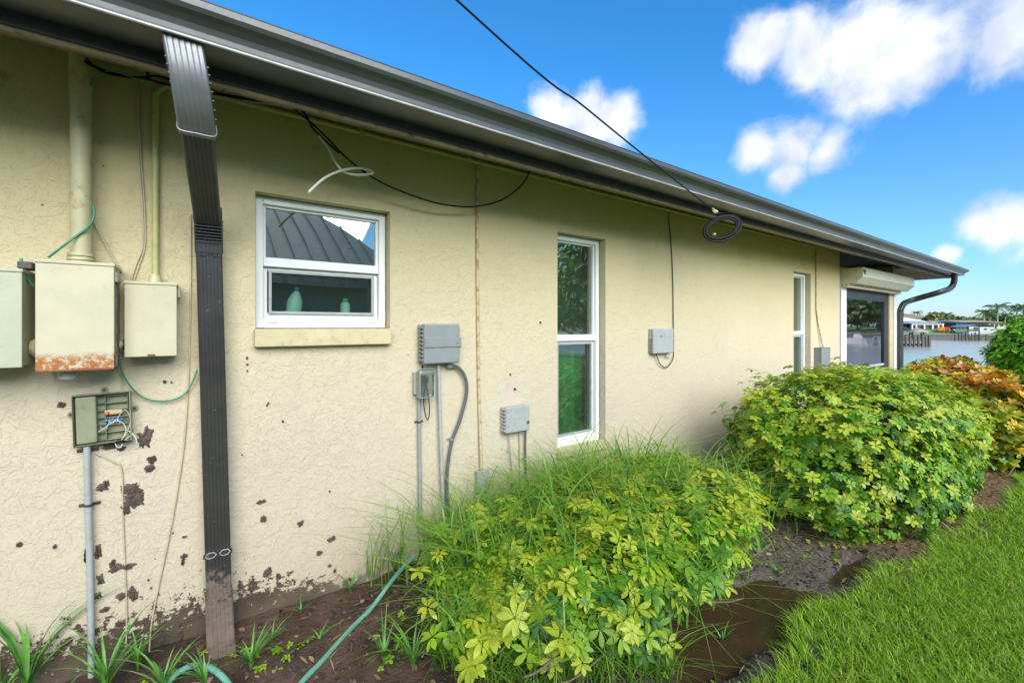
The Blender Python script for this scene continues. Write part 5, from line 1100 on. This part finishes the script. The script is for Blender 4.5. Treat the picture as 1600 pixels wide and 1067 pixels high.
# blue boat canopies
def canopy(label, px0, px1, Z, py0, py1):
    t, p = far('boat_canopy', label, 'boat canopy', (px0 + px1) / 2, Z); m = MB(); a, b = B(px0, Z, 0), B(px1, Z, 0); d = FW * 3; n = 8; vs = []
    for i in range(n + 1):
        q_ = i / n; z = zz_(py1, Z) + (zz_(py0, Z) - zz_(py1, Z)) * math.sin(PI * q_) ** .6; v = a.lerp(b, q_); vs += [(v.x, v.y, z), (v.x + d.x, v.y + d.y, z)]
    m.add(vs, [(2 * i, 2 * i + 2, 2 * i + 3, 2 * i + 1) for i in range(n)]); obj('canvas', m, 'blue_canvas', t)
    for q_ in (.04, .96): v = a.lerp(b, q_); obj('post', MB().tube([(v.x, v.y, -1.5), (v.x, v.y, zz_(py1, Z) + .1)], .12, 6), 'dark_wood', t)
    return t
canopy('blue canvas boat canopy beside the thatched dock hut', 1404, 1424, 62, 511, 517); canopy('long blue boat lift canopy before the low house', 1511, 1558, 76, 507, 511)
def boat(label, c, L, zw, rot, mat='white_wall'):
    t = thing('motor_boat', label, 'boat', (c[0], c[1], zw)); t.rotation_euler = (0, 0, rot); o_ = ORG[t.name]; vs = []; k = 0
    secs = [(-.5, .36, .0), (-.2, .40, 0), (.15, .38, .0), (.38, .22, .04), (.5, .02, .10)]
    for (u, hw, rise) in secs: vs += [(o_.x + u * L, o_.y - hw * L * .4, o_.z + L * (.14 + rise)), (o_.x + u * L * .96, o_.y - hw * L * .28, o_.z - .02 * L), (o_.x + u * L * .94, o_.y, o_.z - .05 * L), (o_.x + u * L * .96, o_.y + hw * L * .28, o_.z - .02 * L), (o_.x + u * L, o_.y + hw * L * .4, o_.z + L * (.14 + rise))]
    n = 5; fs = [(i * n + j, i * n + j + 1, (i + 1) * n + j + 1, (i + 1) * n + j) for i in range(4) for j in range(4)] + [(i * n, (i + 1) * n, (i + 1) * n + 4, i * n + 4) for i in range(4)] + [(0, 4, 3, 2, 1)]
    obj('hull', MB().add(vs, fs), mat, t); obj('cabin', MB().prism([(o_.x - .12 * L, o_.y - .10 * L, o_.z + .14 * L), (o_.x + .24 * L, o_.y - .10 * L, o_.z + .15 * L), (o_.x + .08 * L, o_.y - .08 * L, o_.z + .26 * L), (o_.x - .10 * L, o_.y - .08 * L, o_.z + .27 * L)], (0, .2 * L, 0)), mat, t, .05); obj('windshield', MB().box(o_.x + .0 * L, o_.x + .10 * L, o_.y - .102 * L, o_.y + .102 * L, o_.z + .18 * L, o_.z + .235 * L), 'dark_glass', t); return t
MT['boat_grey'] = mat_plain('grey_boat_gelcoat', (.42, .43, .44), .4)
c = B(1532, 76, 0); boat('grey motor boat hanging under the long blue canopy', (c.x, c.y), 5.5, -.1, math.atan2(-CT, ST), 'boat_grey')
boat('white motor boat moored on the near side of the canal', (74, -19.0), 4.6, -.85, R(108))
# chairs, yellow umbrella
def chair(label, px, Z, mat):
    t, p = far('lawn_chair', label, 'chair', px, Z); x, y, z = p; 
    obj('seat', MB().box(x - .4, x + .4, y - .45, y + .45, z + .38, z + .48), mat, t); obj('backrest', MB().prism([(x + .3, y - .45, z + .4), (x + .4, y - .45, z + .4), (x + .75, y - .40, z + 1.35), (x + .65, y - .40, z + 1.35)], (0, .85, 0)), mat, t)
    for sx in (-.35, .35):
        for sy in (-.42, .36): obj('leg', MB().box(x + sx - .05, x + sx + .05, y + sy, y + sy + .07, z, z + .62), mat, t)
    for sy in (-.5, .40): obj('armrest', MB().box(x - .45, x + .4, y + sy, y + sy + .12, z + .62, z + .68), mat, t)
    t.scale = (.72,) * 3
MT['orange_far'] = mat_plain('orange_lawn_chair_paint', (.75, .28, .02), .5); MT['red_far'] = mat_plain('red_lawn_chair_paint', (.60, .07, .04), .5)
FG = .42
chair('orange lawn chair under the far thatched hut', 1468.5, 83, 'orange_far'); chair('second orange lawn chair under the far hut, right of the first', 1471.8, 82, 'orange_far'); chair('red lawn chair right of the orange ones', 1479.5, 82, 'red_far')
Z = 84; t, p = far('patio_umbrella', 'yellow awning on the far lawn beside the dock', 'awning', 1451, Z); obj('canopy', hip(MB(), 1444, 1458.5, Z, Z + 3, zz_(519, Z), zz_(516, Z), .3), 'yellow', t)
for a in (1445.2, 1457): obj('post', fbox(MB(), a, a + .6, Z + .2, Z + .4, FG, zz_(519, Z)), 'white_wall', t)
obj('skirt', fbox(MB(), 1444.6, 1458, Z + .5, Z + 2.6, FG + .02, zz_(519.4, Z)), 'yellow', t)
FG = .12
# dock with pilings
Z = 52; t, p = far('wooden_dock', 'wooden dock on dark pilings reaching into the canal', 'dock', 1428, Z)
obj('deck', fbox(MB(), 1396, 1443, Z, Z + 2.2, -.25, -.05), 'dark_wood', t); obj('low_beam', fbox(MB(), 1396, 1440, Z + .2, Z + .5, -.75, -.55), 'dark_wood', t)
for k, a in enumerate((1409, 1415, 1421.5, 1428, 1434.5, 1441, 1446.5, 1451.5)):
    for j, dz in enumerate((0, 2.0)):
        q_ = B(a + j * 1.2, Z + dz, 0); obj('piling', MB().tube([(q_.x, q_.y, -1.8), (q_.x, q_.y, .30 + (k % 3) * .12)], .11, 8), 'dark_wood', t)
# mooring posts along the far seawall
for k, a in enumerate((1492, 1498, 1503, 1509, 1514.5, 1518, 1524, 1530, 1541, 1550)):
    q_ = B(a, 73.5 + (k % 2), 0); o = obj('mooring_post', MB().tube([(q_.x, q_.y, -1.6), (q_.x, q_.y, .2 + (k % 4) * .16)], .10, 8), 'dark_wood', None, origin=(q_.x, q_.y, -.9)); tag(o, ('leftmost', 'second', 'third', 'fourth', 'fifth', 'sixth', 'seventh', 'eighth', 'ninth', 'tenth')[k] + ' dark mooring post from the left along the far seawall', 'post', 'mooring posts along the far seawall')
t, p = far('ramp_railing', 'sloping wooden ramp railing right of the red chair', 'railing', 1492, 80); m = MB()
a_, b_ = B(1486, 80, zz_(514, 80)), B(1496, 80, zz_(522, 80)); obj('rail', MB().tube([a_, b_], .1, 6), 'dark_wood', t); obj('rail', MB().tube([a_ - Vector((0, 0, .6)), b_ - Vector((0, 0, .6))], .1, 6), 'dark_wood', t)
for q_ in (0, .33, .66, 1): v = a_.lerp(b_, q_); obj('post', MB().tube([(v.x, v.y, FG), v], .09, 6), 'dark_wood', t)
# trees and palms
def cards(center, rad, n, size, seed, stops, tb=.45):
    r_ = np.random.default_rng(seed); d = r_.normal(0, 1, (n, 3)); d /= np.linalg.norm(d, axis=1)[:, None]; rr_ = r_.uniform(.55, 1.05, n) + noise3(d, 2.2, seed) * .45
    p = d * rr_[:, None] * np.array(rad) + np.array(center); base = [leaflet(size, size * .7, .4, rows=(0, .5, 1), wid=(.3, 1, .2))]
    tt = np.clip(tb + .3 * d[:, 2] + noise3(d, 3, seed + 2) * .6 + r_.normal(0, .1, n), 0, 1); Rm = frames_from(d + r_.normal(0, .5, d.shape) + np.array([0, 0, .4]), r_.uniform(0, 6.28, n)); return instance(base, p, Rm, r_.uniform(.6, 1.3, n), lerp_tint(tt, stops))
TREE = [(0, (.015, .04, .012)), (.5, (.05, .11, .02)), (1, (.12, .20, .03))]; BR = [(0, (.03, .05, .015)), (.5, (.10, .13, .03)), (1, (.28, .22, .06))]
def tree(label, pos, h, rad, seed, stops=TREE, n=700, size=.7, cat='tree', group=None):
    t = thing('tree', label, cat, pos, group); x, y, z = pos; rq = random.Random(seed)
    obj('trunk', MB().tube(spline([(x, y, z), (x + .1, y + .05, z + h * .3), (x + .05, y - .1, z + h * .62)], 3), [.22 * h / 7 * (1 - .08 * i) for i in range(7)], 7), 'bark_dark', t)
    for k in range(4): a = rq.uniform(0, 6.28); obj('limb', MB().tube([(x + .05, y, z + h * .4), (x + math.cos(a) * rad * .5, y + math.sin(a) * rad * .5, z + h * .72)], [.09 * h / 7, .03], 5), 'bark_dark', t)
    V_, F_, T_ = cards((0, 0, h * .62), (rad, rad, h * .40), n, size, seed, stops); tag(fast_mesh('crown', V_, F_, 'leaf', t, T_)); return t
for k, (px, Z, pyt, rpx, st, lb) in enumerate(((1458, 108, 490, 11, BR, 'olive-brown tree behind the pool room'), (1472, 112, 492, 9, BR, 'brownish tree right of the pool room, left of the tan house'), (1484, 120, 494, 9, BR, 'low brownish tree behind the tan house'), (1500, 125, 496, 10, TREE, 'low green tree behind the dark pool cage'), (1514, 130, 497, 10, TREE, 'rounded green tree behind the long low house roof'),
        (1528, 135, 498, 8, TREE, 'small light green tree left of the palms'), (1552, 118, 488, 7, TREE, 'dark green tree between the two tall palms'), (1568, 112, 494, 7, TREE, 'dark tree right of the tall palm'), (1592, 115, 492, 10, TREE, 'dark tree behind the waterside bush'), (1406, 130, 492, 8, TREE, 'dark tree behind the white roof by the downspout'))):
    q_ = B(px, Z, FG); h = zz_(pyt, Z) - FG; tree(lb, q_, h, lx(0, rpx, Z), 200 + k, st, 650, .9, group=None)
for k in range(7):                               # a belt of trees closing the far shore to both sides
    yy = -95 + k * 14 + rr.uniform(-4, 4)
    if -2 < yy < 52: continue
    tree(('farthest', 'sixth', 'fifth', 'fourth', 'third', 'second', 'nearest')[k] + ' tree of the far bank belt mirrored in the lanai glass', (135 + rr.uniform(-8, 15), yy, FG), rr.uniform(6, 10), rr.uniform(5, 8), 300 + k, TREE, 260, 1.5, group='trees of the far bank belt')
g = MB()
def palm(label, pos, h, seed, size=2.6, nf=17, group=None, cat='palm tree'):
    t = thing('palm_tree', label, cat, pos, group); x, y, z = pos; rq = random.Random(seed); bx, by = rq.uniform(-.5, .5), rq.uniform(-.5, .5)
    obj('trunk', MB().tube(spline([(x, y, z), (x + bx * .3, y + by * .3, z + h * .5), (x + bx, y + by, z + h)], 4), [.20 - .008 * i for i in range(9)], 8), mat_plain('palm_trunk', (.32, .28, .23), .9) if 'palm_trunk' not in bpy.data.materials else bpy.data.materials['palm_trunk'], t)
    top_ = Vector((x + bx, y + by, z + h)); fv, ff = [], None
    for k in range(nf):
        a = 2 * PI * k / nf + rq.uniform(-.2, .2); el = rq.uniform(-.35, 1.15); L = size * rq.uniform(.8, 1.1); V_ = []; F_ = []; ns = 10; pr = []
        for j in range(ns + 1):
            q_ = j / ns; e2 = el - 1.5 * q_; pr.append(Vector((math.cos(a) * L * q_ * math.cos(el * .6) * (1 - .12 * q_), math.sin(a) * L * q_ * math.cos(el * .6) * (1 - .12 * q_), L * (math.sin(el) * q_ - .62 * q_ * q_))))
        side = Vector((-math.sin(a), math.cos(a), 0)); m = MB()
        for j in range(1, ns + 1):
            for s2 in (-1, 1):
                for hh_ in (0, .5):
                    c_ = pr[j - 1].lerp(pr[j], hh_); dv = (pr[j] - pr[j - 1]).normalized(); lw = L * .30 * math.sin(PI * min(.97, (j - 1 + hh_) / ns * .85 + .12)); tip = c_ + side * s2 * lw * .75 + dv * lw * .45 - Vector((0, 0, lw * .42)); m.add([top_ + c_, top_ + c_ + dv * L * .045, top_ + tip], [(0, 1, 2)])
        m.tube([top_ + q_ for q_ in pr], .03, 3); obj('frond', m, 'palm_leaf', t)
    return t
MT['palm_leaf'] = mat_plain('palm_frond_green', (.06, .12, .025), .5, var=.35, scale=1.2)
for k, (px, Z, pyc, s_, lb) in enumerate(((1536, 104, 489, 2.6, 'leaning palm, leftmost of the three tall palms'), (1558, 104, 479, 2.9, 'tallest palm in the middle of the three'), (1586, 104, 481, 2.7, 'palm just above the waterside bush'), (1599, 108, 480, 2.7, 'palm cut by the right picture edge'), (1547, 112, 488, 2.2, 'small palm between the two left tall ones'), (1437, 128, 489, 1.8, 'small palm sticking up behind the brown roof'), (1479, 130, 491, 2.2, 'thin palm behind the brownish trees'), (1568, 110, 493, 2.0, 'short palm right of the tallest palm'))):
    q_ = B(px, Z, FG); palm(lb, q_, zz_(pyc, Z) - FG, 400 + k, s_)
# things behind the eye that the window panes mirror
nb = thing('neighbour_house', 'neighbouring white house with pale standing-seam roof', 'house', (1, -13, 0))
nx0, nx1, ny0, ny1, nz0, nz1 = -9., 5.7, -8.6, -18., 2.55, 5.3
obj('wall', MB().box(nx0 + .7, nx1 - .7, ny0 - .7, ny1 + .7, 0, 2.6), 'white_wall', nb)
MT['seam_roof'] = mat_plain('pale_green_grey_metal_roof', (.27, .32, .28), .45, var=.06)
ra, rb = (nx0 + 4.7, -13.3, nz1), (3.3, -13.3, nz1)
m = MB().add([(nx0, ny0, nz0), (nx1, ny0, nz0), (nx1, ny1, nz0), (nx0, ny1, nz0), ra, rb], [(0, 1, 5, 4), (1, 2, 5), (2, 3, 4, 5), (3, 0, 4)]); obj('roof', m, 'seam_roof', nb)
sl = (nz1 - nz0) / (13.3 + ny0)
for k in range(60):
    x = nx0 + .2 + k * .42
    if x > nx1 - .1: break
    dmax = min(4.7, (x - nx0), (nx1 - x) * 4.7 / 2.4); z1_ = nz0 + dmax / 4.7 * (nz1 - nz0); obj('roof_seam', MB().prism([(x - .02, ny0, nz0 + .01), (x + .02, ny0, nz0 + .01), (x + .02, ny0, nz0 + .06), (x - .02, ny0, nz0 + .06)], (0, -dmax, z1_ - nz0)), 'grey_roof', nb)
MT['far_leaf'] = MT['leaf']
GRN2 = [(0, (.02, .07, .012)), (.5, (.06, .20, .02)), (1, (.16, .36, .03))]
tree('broad leafy tree on the lawn right of the neighbouring house', (12.5, -8.6, .03), 5.4, 2.2, 501, GRN2, 3200, .26); tree('second leafy tree farther along the neighbouring lot', (17.5, -14.5, .03), 5.0, 2.6, 502, GRN2, 1800, .4)
for k, (x, y) in enumerate(((80, -24), (92, -38), (70, -34))): palm(('nearer', 'farther', 'closest and leftmost')[k] + ' palm mirrored in the lanai glass beyond the boat', (x, y, FG), 6 + k, 450 + k, 2.8, group='palms mirrored in the lanai glass')
for k, (x, y) in enumerate(((100, -26), (104, -40), (112, -33))): tree(('first', 'second', 'third')[k] + ' small round tree mirrored in the lanai glass', (x + 8, y, FG), 7.5, 5, 460 + k, TREE, 500, 1.2, group='trees mirrored in the lanai glass')
